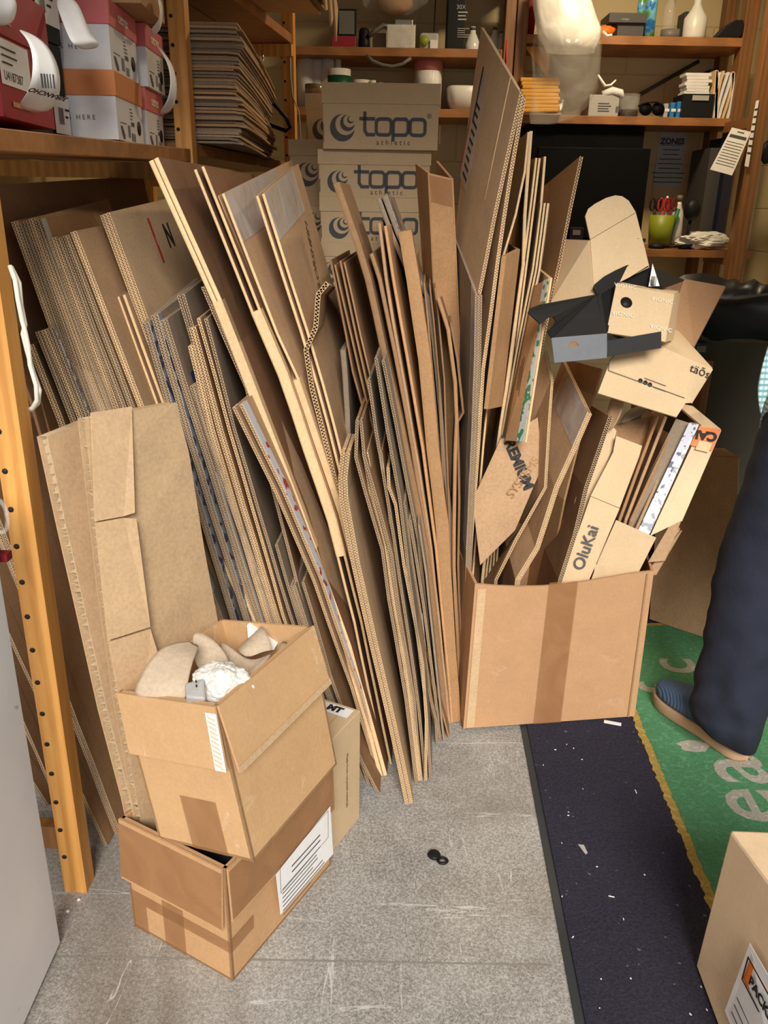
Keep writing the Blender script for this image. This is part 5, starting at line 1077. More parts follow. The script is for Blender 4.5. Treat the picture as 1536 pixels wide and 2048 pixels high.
# ================================================================== things on the back shelves
def at(px,py,Y=5.1): return PY(px,py,Y)
def stdbox(label,x0,y0,x1,y1,Y,dp,mat,zb,name='box',cat='box',group=None,bev=.003):
    a=PY(x0,y1,Y); b=PY(x1,y0,Y); mb=MB(); mb.box(((a.x+b.x)/2,Y+dp/2,(zb+b.z)/2),(b.x-a.x,dp,b.z-zb)); return tag(mb.build(name,mat,bev=bev),label,cat,group)
def rnd(label,px,w,ytop,Y,zb,mat,prof=None,name='jar',cat='jar',group=None,n=24):
    a=PY(px-w/2,ytop,Y);b=PY(px+w/2,ytop,Y); r=(b.x-a.x)/2; h=a.z-zb; c=V(((a.x+b.x)/2,Y+r,zb)); mb=MB()
    prof=prof or [(0,0),(1,0),(1,1),(0,1)]
    mb.lathe(c,[(p[0]*r,p[1]*h) for p in prof],n); return tag(mb.build(name,mat),label,cat,group),c,r,h
# upper left shelf
o=stdbox('black framed glass tablet leaning upright on a red carton',674,18,713,74,5.12,.02,'black',ZL1+.055,'tablet','tablet'); mb=MB(); a=PY(678,68,5.12);b=PY(709,22,5.12); mb.box(((a.x+b.x)/2,5.119,(a.z+b.z)/2),(b.x-a.x,.004,b.z-a.z)); mb.build('glass_panel',plain('grey_reflective_glass',s2l(120,125,120),.12),o)
stdbox('small red carton under the black framed tablet',663,72,712,87,5.10,.14,'red',ZL1)
o,c,r,h=rnd('small black rounded speaker on the upper back shelf',728,24,54,5.1,ZL1,'black',[(0,0),(1,0),(1,.3),(.85,.9),(.6,1),(0,1)],'speaker','speaker')
mb=MB(); mb.tube([at(738,72),at(752,60),at(768,50),at(775,56)],.012,8); tag(mb.build('cable','grey'),'thick grey cable curving between the speaker and the wrapped white pack','cable')
stdbox('small clutter of switches in a tan tray behind the grey cable',745,66,772,88,5.14,.1,'kraftg',ZL1)
o=stdbox('white pack wrapped in crinkled clear plastic on the upper back shelf',774,50,831,93,5.06,.2,'whitep',ZL1); mb=MB(); a=PY(773,92,5.05);b=PY(832,49,5.05); 
rows=[[V((lerp(a.x,b.x,i/8),5.048-.01*abs(noise.noise(V((i*1.3,j*1.7,2)))),lerp(ZL1+.001,b.z,j/6))) for i in range(9)] for j in range(7)]
mb.ring(rows,False,0,False); mb.build('plastic_wrap','tapeclear',o)
o=stdbox('silver kitchen scale on top of the wrapped white pack',790,39,826,50,5.08,.14,'metal',PY(800,50,5.06).z+.001,'scale','scale')
mb=MB(); c=at(790,5,5.1); blob(mb,c+V((0,0,.03)),.14,.25,5,2,sq=(1.15,.6,.62)); tag(mb.build('plastic_bag','filmw' if False else 'film'),'clear bag of brown beads slumped above the silver scale','bag')
mb=MB(); blob(mb,c+V((0,.0,.0)),.10,.12,4,7,sq=(1.0,.6,.6)); tag(mb.build('beads','kraftw'),'brown beads filling the clear bag on the scale','beads',kind='stuff')
t=thing('tape_measure','white and grey tape measure with a lime side on the upper back shelf','tape measure',at(858,94,5.1))
a=at(840,94,5.08); b=at(878,70,5.08); mb=MB(); mb.box(((a.x+b.x)/2,5.13,ZL1+.045),(b.x-a.x,.1,.085)); mb.build('case','lgrey',t,bev=.012); mb=MB(); q=at(848,85,5.06); mb.lathe(V((q.x,5.075,ZL1+.045)),[(0,0),(.026,0),(.026,.012),(0,.012)],20,axis=V((0,-1,0))); mb.build('side_disc','ygreen',t)
mb=MB(); q=at(868,82,5.06); mb.box((q.x,5.075,ZL1+.03),(.04,.012,.04)); mb.build('switch','white',t)
mb=MB(); q=at(868,45,5.2); mb.tube([V((q.x,5.2,ZL1)),V((q.x+.004,5.2,ZL1+.28))],.004,6); tag(mb.build('rod','dgrey'),'thin dark rod standing behind the tape measure','rod')
o=stdbox('tall black cartridge box with white round logo and small print',893,-30,933,98,5.06,.16,'black',ZL1); a=PY(893,98,5.06);fr=(V((a.x,5.059,ZL1)),V((1,0,0)),V((0,0,1)))
mb=MB(); mb.lathe(V((a.x+.05,5.058,ZL1+.25)),[(0,0),(.013,0),(.013,.001),(0,.001)],18,axis=V((0,-1,0))); lines(mb,.055,.06,.07,.05,5,fr,0,.3,2,.002); lines(mb,.055,.14,.07,.05,3,fr,0,.4,4,.002); mb.build('printed_text','lgrey',o)
mb=textmb('30X',.03,(V((a.x+.07,5.058,ZL1+.205)),V((1,0,0)),V((0,0,1))),off=.001); mb.build('printed_text','lgrey',o)
mb=MB(); rect(mb,.045,.33,.085,.42,fr,0,.002); mb.build('blue_label','blue',o)
BU=[(0,.0),(.95,.0),(1,.12),(1,.3),(.45,.72),(.36,.75),(.36,.86),(.28,.87),(.3,1),(0,1)]
for px,nm in ((948,'left of the big leaning box tip'),(992,'right of the big leaning box tip'),(1006,'nearest the shelf post')):
    t,c,r,h=rnd('grey flood light bulb standing base up, '+nm,px,34 if px<960 else 26,50 if px<1000 else 58,5.1,ZL1,'bulb',BU,'light_bulb','bulb','light bulbs on the back shelf')
    mb=MB(); mb.lathe(c+V((0,0,h*.86)),[(0,0),(r*.34,0),(r*.34,h*.1),(r*.15,h*.15),(0,h*.15)],16); mb.build('screw_base','dgrey',t)
# lower left shelf
ROLL=[(.35,0),(1,0),(1,1),(.35,1),(.35,0)]
for px,y0,w,nm in ((609,104,34,'leftmost of the tall white rolls'),(632,106,34,'second of the tall white rolls'),(655,108,32,'third of the tall white rolls'),(676,112,12,'narrow white roll right of the tall ones')):
    rnd('white paper roll, '+nm+' on the lower back shelf',px,w,y0,5.12+.01*(px%3),ZL2,'white',[(0,0),(1,0),(1,1),(.4,1),(.4,.96),(0,.96)],'paper_roll','roll','white paper rolls')
t,c,r,h=rnd('roll of tape with a dark green printed label, above the shoe box stack',677,47,135,4.92,ZL2,'whitep',None,'tape_roll','tape')
mb=MB(); mb.lathe(c+V((0,0,h*.2)),[(r*1.01,0),(r*1.015,0),(r*1.015,h*.62),(r*1.01,h*.62)],30); l=mb.build('green_label','dgreen',t)
mb=textmb('SURE WAY',.03,(c+V((0,-r*1.03,h*.5)),V((1,0,0)),V((0,0,1))),off=.002); mb.build('printed_text','inkw',l)
for px,w,y0,nm in ((723,36,158,'largest of three white rolls right of the green label one'),(746,12,160,'middle one of three white rolls right of the green label one'),(761,12,165,'smallest of three white rolls right of the green label one')):
    rnd('white tape roll, '+nm,px,w,y0,5.0,ZL2,'whitep',None,'tape_roll','tape','white tape rolls')
zt=PY(607,188,3.55).z; rnd('roll of brown tape with a glossy side, on the rearmost logo shoe box',627,38,166,3.56,zt,'metal' if False else plain('brown_tape_roll',s2l(132,110,80),.18),None,'tape_roll','tape')
t,c,r,h=rnd('clear bag roll with a pink band around its top',859,56,113,5.05,ZL2,'filmw',[(0,0),(1,0),(1,1),(0,1)],'bag_roll','roll')
mb=MB(); mb.lathe(c+V((0,0,h*.76)),[(r*1.0,0),(r*1.02,0),(r*1.02,h*.24),(r*1.0,h*.24)],28); mb.build('pink_band','pinkfilm',t)
mb=MB(); mb.lathe(c+V((0,0,.002)),[(0,0),(r*.9,0),(r*.9,h*.95),(0,h*.95)],24); mb.build('core','lgrey',t)
mb=MB(); a=at(896,228,5.02);b=at(960,228,5.02); cx=(a.x+b.x)/2; rows=[]
for k,(s,z) in enumerate(((.8,0),(1,.06),(1.05,.12),(.98,.125),(.9,.06))): rows.append([V((cx+s*(b.x-a.x)/2*math.copysign(abs(math.cos(t))**.5,math.cos(t)),5.16+s*.12*math.copysign(abs(math.sin(t))**.5,math.sin(t)),ZL2+z)) for t in [2*math.pi*j/24 for j in range(24)]])
mb.ring(rows,True,0,True,True); tag(mb.build('plastic_tub','whitep'),'shallow white plastic tub at the right of the lower back shelf','tub')
mb=MB(); mb.tube([PY(*q,5.0) for q in ((733,110),(745,122),(765,130),(785,133),(805,128),(822,116))],.009,8); tag(mb.build('cable','grey'),'grey cable sagging under the upper back shelf','cable')
mb=MB(); c=at(1012,118,4.95); mb.tube([c+V((0,0,.0)),c+V((.0,0,-.09)),c+V((0,0,.09))],.006,6); mb.lathe(c+V((0,0,-.12)),[(0,0),(.02,.01),(.024,.03),(.015,.05),(0,.055)],14); tag(mb.build('screwdriver',['inkr']),'red handled screwdriver hung on the middle shelf post','tool')
# right upper shelf
mb=MB(); 
for k,(px,w) in enumerate(((1055,12),(1064,10))):
    a=at(px,-30,5.1); mb.tube([a,at(px-2,20,5.08),V((at(px-3,50,5.08).x,5.08,ZR1+.012))],[.03,.03,.022],10)
tag(mb.build('cloth','crimson'),'dark crimson cloth hanging at the left end of the right shelf','cloth')
t=thing('plastic_bag','large white and clear plastic bag hanging from the right upper shelf','bag',at(1130,200,4.85))
def bagrow(y,x0,x1,dpt,seed,n=40,amp=.02):
    a=PY(x0,y,4.85);b=PY(x1,y,4.85); c=(a+b)/2; rx=(b.x-a.x)/2; o=[]
    for j in range(n):
        t_=2*math.pi*j/n; k=1+amp*5*noise.noise(V((math.cos(t_)*3.5,math.sin(t_)*3.5,y*.012+seed)))+amp*2*noise.noise(V((math.cos(t_)*9,math.sin(t_)*9,y*.03+seed))); o.append(V((c.x+rx*math.cos(t_)*k,c.y+.02+dpt*math.sin(t_)*k,c.z)))
    return o
mb=MB(); mb.ring([bagrow(y,a,b,d,1) for y,a,b,d in ((-40,1078,1170,.05),(0,1068,1186,.08),(30,1070,1194,.09),(55,1072,1202,.10),(75,1078,1200,.10),(92,1090,1192,.09),(104,1095,1188,.06))],True,0,True,True); mb.build('white_film','filmw',t)
mb=MB(); mb.ring([bagrow(y,a,b,d,4) for y,a,b,d in ((60,1070,1205,.11),(100,1066,1206,.12),(140,1066,1202,.13),(180,1063,1196,.12),(215,1061,1176,.10),(235,1060,1150,.07),(247,1062,1110,.03))],True,0,True,True); mb.build('clear_film','film',t)
mb=MB(); 
for p_ in (((1196,150),(1210,172),(1222,170),(1232,160)),((1206,62),(1214,72),(1224,70))):
    mb=MB(); mb.tube([PY(*q,4.82) for q in p_],[.006,.008,.007,.004][:len(p_)],6); mb.build('tied_handle','filmw',t)
for i in range(9):
    yy=163+i*7.3; a=PY(1040+ (i%3)*2,yy,4.96); b=PY(1117+(i%2)*3,yy-2-(8-i)*.6,4.96); z=(a.z+b.z)/2; mb=MB(); mb.box(((a.x+b.x)/2,5.08,z),(b.x-a.x,.26,.021),0,rot=Matrix.Rotation(random.uniform(-.03,.03),3,'Y')); tag(mb.build('padded_mailer','yell',bev=.006),'yellow padded mailer, %s from the top of the pile behind the clear bag'%ORD[i],'mailer','yellow padded mailers')
mb=MB(); a=PY(1036,229,4.97);b=PY(1122,229,4.97); mb.box(((a.x+b.x)/2,5.08,(ZR2+PY(1080,226,4.96).z)/2),(b.x-a.x,.24,max(.01,PY(1080,226,4.96).z-ZR2-.003))); tag(mb.build('tray','kraft'),'low tan tray under the pile of yellow padded mailers','tray')
mb=MB(); c=at(1212,60,5.04); blob(mb,V((c.x,5.06,ZR1+.03)),.036,.4,5,3,sq=(1.3,.8,.8)); tag(mb.build('orange_bag','oran'),'crumpled bright orange packet on the right upper shelf','packet')
t=thing('box','dark grey lidded box with a tiny pale logo on the right upper shelf','box',at(1255,70,5.05))
a=PY(1233,69,5.05);b=PY(1290,29,5.05); mb=MB(); mb.box(((a.x+b.x)/2,5.13,ZR1+(b.z-ZR1)*.33),(b.x-a.x,.18,(b.z-ZR1)*.66)); mb.build('base','dgrey',t,bev=.002); mb=MB(); mb.box(((a.x+b.x)/2-.025,5.12,ZR1+(b.z-ZR1)*.8),(b.x-a.x+.06,.2,(b.z-ZR1)*.42)); mb.build('lid','dgrey',t,bev=.002)
mb=textmb('VANELi',.013,(V(((a.x+b.x)/2-.04,5.019,ZR1+(b.z-ZR1)*.72)),V((1,0,0)),V((0,0,1))),off=.002); mb.build('logo_word','lgrey',t)
CAN=[(0,0),(1,0),(1,.9),(.8,.95),(.8,1.0),(0,1)]
rnd('white and black spray can with a blue print, left of the spray pair',1288,16,-10,5.1,ZR1,'can',CAN,'spray_can','spray can','spray cans on the right upper shelf')
rnd('tall blue spray can, right of the spray pair',1311,22,-25,5.05,ZR1,'can',CAN,'spray_can','spray can','spray cans on the right upper shelf')
rnd('clear grey plastic bottle standing inside a grey tape roll',1347,25,-5,5.1,ZR1,'glass',[(0,0),(1,0),(1,.8),(.4,.98),(.4,1.1),(0,1.1)],'bottle','bottle')
rnd('grey tape roll around the foot of the clear bottle',1347,38,56,5.07,ZR1,'grey',[(.72,0),(1,0),(1,1),(.72,1),(.72,0)],'tape_roll','tape')
o=stdbox('black box with white letters behind the white funnel bottle',1364,23,1394,75,5.12,.12,'navybook',ZR1); a=PY(1364,75,5.12); mb=textmb('ALL',.026,(V((a.x+.045,5.119,ZR1+.12)),V((1,0,0)),V((0,0,1))),off=.001); lines(mb,.02,.02,.06,.08,5,(V((a.x,5.119,ZR1)),V((1,0,0)),V((0,0,1))),0,.3,1,.001); mb.build('printed_text','white',o)
rnd('white spray bottle without its trigger, narrow neck, right upper shelf',1404,46,2,5.04,ZR1,'whitep',[(0,0),(.92,0),(1,.1),(1,.6),(.5,.85),(.32,1.0),(.32,1.25),(0,1.25)],'spray_bottle','bottle')
mb=MB(); a=at(1424,78,5.04);b=at(1484,78,5.04); mb.poly([V((a.x,5.04,ZR1)),V((b.x-.03,5.04,ZR1)),V((b.x,5.04,ZR1+.03)),V((b.x-.02,5.04,ZR1+.085)),V((b.x-.06,5.04,ZR1+.085)),V((a.x+.05,5.04,ZR1+.055))],.07); tag(mb.build('stapler','black',bev=.006),'black stapler at the right end of the right upper shelf','stapler')
# right lower shelf
t=stdbox('grey printed carton behind the tip of the clear plastic bag',1176,190,1240,229,5.02,.2,'lgrey',ZR2); a=PY(1176,229,5.02); mb=MB(); fr=(V((a.x,5.019,ZR2)),V((1,0,0)),V((0,0,1))); lines(mb,.05,.02,.10,.05,4,fr,0,.35,4,.001); bars(mb,.15,.02,.03,.03,fr,0,5,2,.001); mb.build('printed_text','ink',t)
mb=MB(); mb.tube([PY(1205,190,5.04),PY(1225,182,5.03),PY(1242,186,5.02),PY(1246,196,5.02)],[.02,.022,.02,.01],8); mb.build('torn_flap','white',t)
o,c,r,h=rnd('clear glass jar of dark clips on the right lower shelf',1266,42,186,5.06,ZR2,'glass',[(0,0),(1,0),(1,1),(.94,1),(.94,.03),(0,.03)],'jar','jar'); mb=MB(); mb.lathe(c+V((0,0,.006)),[(0,0),(r*.9,0),(r*.9,h*.3),(0,h*.34)],18); mb.build('dark_clips','black',o)
t=thing('sunglasses','black sunglasses lying on the right lower shelf','sunglasses',at(1304,230,5.02))
for dx in (-.035,.035):
    mb=MB(); c=at(1304,220,5.02); mb.lathe(V((c.x+dx,5.03,ZR2+.04)),[(0,0),(.034,0),(.036,.005),(.0,.01)],20,axis=V((0,-1,.25))); mb.build('lens','screen',t)
mb=MB(); c=at(1304,210,5.02); mb.tube([V((c.x-.07,5.04,ZR2+.055)),V((c.x-.03,5.02,ZR2+.075)),V((c.x+.03,5.02,ZR2+.075)),V((c.x+.07,5.04,ZR2+.055)),V((c.x+.075,5.14,ZR2+.05))],.005,6); mb.build('frame','black',t)
for i in range(3): 
    o=stdbox('small blue and white packet, %s of three beside the black box'%ORD[i],1326+i*13,203+(2-i)*2,1338+i*13,233,5.03,.08,('lgrey','blue','blue')[i],ZR2,'packet','packet','blue packets on the right lower shelf'); mb=MB(); a=PY(1326+i*13,233,5.03); rect(mb,.005,.03,.03,.045,(V((a.x,5.029,ZR2)),V((1,0,0)),V((0,0,1))),0,.001); mb.build('white_band','white',o)
o=stdbox('black card box holding a pile of white cards',1362,188,1431,234,5.0,.18,'black',ZR2); zc=PY(1400,188,5.0).z
for i in range(7):
    a=PY(1369+(i%3)*2,196,5.02);b=PY(1420-(i%2)*4,196,5.02); mb=MB(); mb.box(((a.x+b.x)/2+.006*math.sin(i*2),5.09,zc+.008+i*.0155),(b.x-a.x,.1,.0145),.05*math.sin(i)); tag(mb.build('card_stack','white'),'white card bundle, %s from the bottom of the pile on the black card box'%ORD[i],'cards','white card bundles')
mb=MB(); q=PY(1401,196,4.995); mb.box((q.x,4.993,q.z+.0),(.09,.004,.025)); tag(mb.build('card','lgrey'),'pale card hanging over the front of the black card box','cards')
stdbox('black magazine file behind the white catalogues',1408,138,1440,233,5.14,.14,'black',ZR2,'magazine_file','file')
for i in range(8):
    x=1431+i*5.3; y0=140+i*.5+(i%3)*2; a=PY(x,y0,5.02);b=PY(x+4.6,y0,5.02); mb=MB(); rows=[]
    for k in range(6):
        u=k/5; s=.012*math.sin(u*3+i); rows.append([V((a.x+s-.012*(1-u),5.02,lerp(ZR2,a.z,u))),V((b.x+s-.012*(1-u),5.02,lerp(ZR2,a.z,u))),V((b.x+s-.012*(1-u),5.22,lerp(ZR2,a.z,u))),V((a.x+s-.012*(1-u),5.22,lerp(ZR2,a.z,u)))])
    mb.ring(rows); tag(mb.build('catalogue','white' if i%3 else 'cream'),'white catalogue, %s from the left in the upright row on the right lower shelf'%ORD[i],'catalogue','white catalogues')
# monitor and desk shelf
t=thing('monitor','large black monitor on the desk shelf, its screen off','monitor',at(1190,480,4.95))
a=PY(1064,474,4.92);b=PY(1303,297,4.92); mb=MB(); mb.box(((a.x+b.x)/2,4.95,(a.z+b.z)/2),(b.x-a.x,.05,b.z-a.z)); mb.build('screen','screen',t,bev=.004); mb=MB(); mb.box(((a.x+b.x)/2,5.0,ZD+.05),(.06,.04,.1)); mb.box(((a.x+b.x)/2,4.98,ZD+.006),(.26,.2,.012)); mb.build('stand','black',t)
a=PY(1052,340,5.0);b=PY(1297,240,5.0); mb=MB(); mb.box(((a.x+b.x)/2,5.2,(a.z+ZR2-.045)/2),(b.x-a.x,.3,ZR2-.047-a.z)); tag(mb.build('infill','screen'),'black cabinet in the gap under the right lower shelf behind the monitor','infill')  # plain black block added to fill the dark area above the monitor
t=stdbox('small black card reader with a pale screen under the monitor',1138,455,1168,490,4.80,.1,'black',ZD,'card_reader','reader'); a=PY(1145,470,4.8);b=PY(1161,460,4.8); mb=MB(); mb.box(((a.x+b.x)/2,4.798,(a.z+b.z)/2),(b.x-a.x,.003,b.z-a.z)); mb.build('display','grey',t)
mb=MB(); a=PY(1306,374,YB-.003);b=PY(1374,266,YB-.003); mb.box(((a.x+b.x)/2,YB-.002,(a.z+b.z)/2),(b.x-a.x,.004,b.z-a.z)); t=tag(mb.build('paper_notice',plain('grey_white_paper',s2l(196,200,205),.7)),'white printed notice headed ZONES taped to the block wall','notice')
fr=(V(((a.x+b.x)/2,YB-.006,a.z)),V((1,0,0)),V((0,0,1))); H=b.z-a.z; mb=textmb('ZONES',.045,(fr[0]+V((0,0,H*.84)),fr[1],fr[2]),off=.0012,bold=.002); rect(mb,-.065,H*.77,.065,H*.78,fr,0,.001)
for i,(w,s) in enumerate(((.10,'________'),(.1,''),(.13,''),(.15,''),(.13,''),(.2,''),(.18,''),(.17,''))): rect(mb,-w/2,H*(.69-.085*i)-.0024,w/2,H*(.69-.085*i)+.0024,fr,0,.001)
mb.build('printed_text','ink',t)
t,c,r,h=rnd('lime green pot of pens and scissors on the desk shelf',1333,52,430,4.82,ZD,'ygreen',[(0,0),(.78,0),(1,1),(.94,1),(.74,.05),(0,.05)],'pot','pot')
for i,(dx,mt,rl_,nm) in enumerate(((-.05,'black',.0,'black handled scissors'),(-.005,'inkr',.0,'red handled scissors'),(.04,'crimson',.0,'dark red handled scissors'))):
    mb=MB(); q=c+V((dx*.6,0,h*.5))
    for s_ in (-1,1):
        cc=c+V((dx+s_*.016,-.01,h+.055)); mb.tube([cc+V((.015*math.cos(k*.7)*.9,0,.034*math.sin(k*.7))) for k in range(10)],.005,6,cap=False)
    mb.tube([q,c+V((dx,-.01,h+.02))],.007,6); tag(mb.build('scissors',mt),nm+' standing in the lime green pot','scissors')
mb=MB(); mb.tube([c+V((.02,0,.03)),c+V((.015,0,h+.1))],.006,6); tag(mb.build('pen','white'),'white pen standing in the lime green pot','pen')
mb=MB(); mb.tube([c+V((.05,.0,.03)),c+V((.085,0,h+.035))],.012,6); tag(mb.build('marker','inkg'),'green marker leaning out of the lime green pot','pen')
t,c2,r2,h2=rnd('white squeeze bottle with a grey cap behind the lime green pot',1363,24,402,4.92,ZD,'whitep',[(0,0),(1,0),(1.1,.3),(.9,.75),(.45,.92),(.4,1),(0,1)],'bottle','bottle'); mb=MB(); mb.lathe(c2+V((0,0,h2)),[(0,0),(r2*.5,0),(r2*.5,.03),(0,.032)],14); mb.build('cap','grey',t)
t=thing('webcam','black webcam on a thin stand on the desk shelf','webcam',at(1382,490,4.80)); q=at(1384,420,4.80); mb=MB(); mb.tube([V((q.x-.01,4.8,ZD)),V((q.x,4.8,q.z-.03))],.009,8); mb.lathe(V((q.x-.01,4.8,ZD)),[(0,0),(.035,0),(.03,.012),(0,.014)],18); mb.build('stand','black',t); mb=MB(); blob(mb,V((q.x,4.8,q.z)),.055,.08,3,1,sq=(.8,.7,1)); mb.build('head','black',t)
mb=MB(); q=at(1318,484,4.76); blob(mb,V((q.x,4.79,ZD+.012)),.045,.02,2,1,sq=(1,.8,.45)); tag(mb.build('computer_mouse','black'),'black computer mouse at the front of the desk shelf','mouse')
mb=MB(); q=at(1352,488,4.76); pts=[V((q.x+.09*math.sin(k*.9)*(1-.02*k),4.77+.02*math.cos(k*1.3),ZD+.012+.006*(k%3))) for k in range(14)]; mb.tube(pts,.007,6); tag(mb.build('cable','black'),'tangle of black cable on the desk shelf in front of the squeeze bottle','cable')
mb=MB(); q=at(1412,482,4.76); blob(mb,V((q.x,4.80,ZD+.045)),.1,.45,5,6,sq=(1.25,.7,.42),lv=4,smooth=False); tag(mb.build('plastic_bag','whitep'),'crumpled white plastic bag on the right end of the desk shelf','bag')
mb=MB(); a=at(1432,470,5.0); mb.box((a.x,5.1,1.55),(.05,.3,.58)); tag(mb.build('binder','navybook'),'dark navy binder standing upright behind the crumpled white bag','binder')
mb=MB(); a=at(1414,470,5.05); mb.box((a.x-.02,5.16,1.52),(.09,.3,.53)); tag(mb.build('binder','dgrey'),'dark grey binder standing left of the navy one','binder')
# papers on the right post
mb=MB(); q=[PY(*p_) for p_ in ((1464,255,4.605),(1502,264,4.605),(1464,351,4.57),(1420,339,4.57))]; mb.poly(q,.002); t=tag(mb.build('paper_sheet','white'),'white lined form hanging tilted from the right shelf post','paper')
n=(q[1]-q[0]).cross(q[3]-q[0]).normalized(); n=n if n.y<0 else -n; ex=(q[1]-q[0]).normalized(); ey=(q[0]-q[3]).normalized(); mb=MB()
def Lq(u,v): return q[0].lerp(q[1],u).lerp(q[3].lerp(q[2],u),v)+n*.0018
mb.add([Lq(.08,.14),Lq(.92,.14),Lq(.92,.21),Lq(.08,.21)],[(0,1,2,3)]); mb.add([Lq(.35,.05),Lq(.7,.05),Lq(.7,.075),Lq(.35,.075)],[(0,1,2,3)]); mb.build('heading_bar','ink',t); mb=MB()
for i in range(9): v=.3+.065*i; mb.add([Lq(.08,v),Lq(.92,v),Lq(.92,v+.016),Lq(.08,v+.016)],[(0,1,2,3)])
mb.build('ruled_line','grey',t)
mb=MB(); q=[PY(*p_) for p_ in ((1512,202,4.61),(1518,200,4.61),(1497,334,4.60),(1489,332,4.60))]; mb.poly(q,.002); t=tag(mb.build('paper_strip','white'),'narrow white marked strip hanging down the right shelf post','paper'); mb=MB()
for i in range(7): v=.12+.11*i; a=q[0].lerp(q[3],v);b=q[1].lerp(q[2],v); mb=MB(); mb.add([a+V((0,-.003,0)),b+V((0,-.003,0)),b+V((0,-.003,-.008)),a+V((0,-.003,-.008))],[(0,1,2,3)]); mb.build('marking','inkk',t)
t=thing('hook','dark hook with a pink tag and a black pouch on the block wall','hook',PY(1530,200,4.9)); mb=MB(); mb.tube([PY(1531,150,4.9),PY(1526,175,4.88),PY(1532,215,4.88)],.008,6); mb.build('cord','black',t); mb=MB(); blob(mb,PY(1534,226,4.88),.03,.1,3,2); mb.build('pink_tag','pink',t); mb=MB(); blob(mb,PY(1534,305,4.88),.05,.08,3,2,sq=(.7,.5,1.2)); mb.build('pouch','black',t)
# trash can with a black bag
t=thing('trash_can','tall grey rubbish bin lined with a black bag, at the right behind the person','bin',PZ(1470,960)+V((0,.55,0)))
cx=PY(1483,700,3.05); r=.30; mb=MB(); sq=lambda a,r_:V((math.copysign(abs(math.cos(a))**.55,math.cos(a))*r_,math.copysign(abs(math.sin(a))**.55,math.sin(a))*r_,0))
zt=PY(1480,662,3.0).z; cb=V((cx.x+.03,3.35,0)); mb.ring([[cb+sq(2*math.pi*j/40,r*s)+V((0,0,z_)) for j in range(40)] for s,z_ in ((.82,.0),(.84,.02),(1.0,zt-.05),(1.03,zt-.05),(1.03,zt)) ],True,0,True,True); mb.build('bin_body',plain('grey_bin_plastic',s2l(92,84,74),.5),t)
mb=MB(); rows=[]
for k,(s,z_) in enumerate(((1.05,zt-.03),(1.09,zt+.0),(1.10,zt+.05),(1.07,zt+.11),(.97,zt+.13),(.86,zt+.08),(.8,zt-.08))):
    rows.append([cb+sq(2*math.pi*j/72,r*s*(1+.035*noise.noise(V((j*.5,k*1.1,3)))))+V((0,0,z_+.05*noise.noise(V((j*.3,k*.7,8))))) for j in range(72)])
mb.ring(rows,True,0,False,True); mb.build('bag_liner','blackbag',t)
mb=MB(); mb.ring([[cb+sq(2*math.pi*j/30,r*.78)+V((0,0,z_)) for j in range(30)] for z_ in (zt-.14,zt-.12)],True,0,True); mb.build('bag_fill','blackbag',t)
# small blue box on a brown stand, dark stand by the bin
a=PY(1412,745,3.0); stdbox('brown wooden stand in the shadow left of the rubbish bin',1385,722,1428,905,2.98,.2,'woodd2',0.0,'stand','stand'); zz=PY(1400,722,2.98).z
t=stdbox('small dark blue carton with a pale label on the brown stand',1388,686,1418,722,3.0,.16,'navybook',zz+.001); mb=MB(); a=PY(1392,704,3.0);b=PY(1412,692,3.0); mb.box(((a.x+b.x)/2,2.998,(a.z+b.z)/2),(b.x-a.x,.003,b.z-a.z)); mb.build('paper_label','grey',t)
# large brown folded panel behind, right of the big carton
p0=PZ(1300,1238,.0137);p1=PZ(1414,1276,.0137)
q=[p0,p1+ (p1-p0)*.35,PY(1452,912,p1.y+.22),PY(1320,912,p0.y+.3)]
q[2]=PY(1478,916,2.78); q[3]=PY(1322,908,2.98)
mb=MB(); md0=q[0].lerp(q[3],.46);md1=q[1].lerp(q[2],.46)+V((0,-.02,0)); mb.poly([q[0],q[1],md1,md0],.010); mb.poly([md0,md1,q[2],q[3]],.010); mb.poly([q[2],q[3],q[3]+V((.02,.16,-.02)),q[2]+V((.02,.18,-.02))],.01)
tag(mb.build('flattened_box','kraft'),'large brown flattened box creased across its middle, standing behind the person','cardboard')
# white cord on the pine post
mb=MB(); pts=[(20,532,1.37),(30,560,1.36),(36,600,1.36),(44,640,1.36),(50,662,1.36),(56,690,1.36),(60,730,1.36),(72,770,1.36),(74,800,1.36),(66,816,1.37),(60,818,1.38)]; mb.tube([PY(*p_) for p_ in pts],.004,8); pts2=[(22,534,1.375),(38,566,1.37),(42,610,1.37),(50,650,1.365),(46,668,1.365),(54,700,1.365),(66,744,1.365),(79,780,1.365),(76,806,1.37),(62,820,1.38)]; mb.tube([PY(*p_) for p_ in pts2],.004,8); tag(mb.build('cord','cord'),'knotted white cord hanging along the right side of the pine post','cord')
# sheets left of and below the post
for i,(x,y,x2,y2,mt,lab) in enumerate([(-60,900,238,1672,'kraftd','sheet leaning behind the post foot, its lower corner nearest the carton'),(-40,985,226,1640,'kraftd','second leaning sheet behind the post foot'),(-70,1080,212,1692,'kraftd','large sheet behind the post foot with a pointed lower corner on the concrete'),(-30,1010,252,1640,'kraftg','sheet with white printed band between the post and the honeycomb panels')]):
    ob,inf=S(lab,[(x,y),((x+x2)/2,(y+y2)/2),(x2,y2)],1.66,W=.45,plies=2 if i in (0,3) else 1,gap=.002,mat=mt,group='sheets behind the post foot')
    if i==3:
        mb=MB(); o_,ex_,ey_=on_sheet(inf,.55,.012); rect(mb,0,-.2,.05,.2,(o_,ex_,ey_),0,.0); l=mb.build('white_band','lgrey',ob); mb=textmb('SKECHERS',.042,(o_+ex_*.025,V(ey_)*-1,V(ex_)),0,off=.001,bold=.001); mb.build('printed_text','inkk',l)
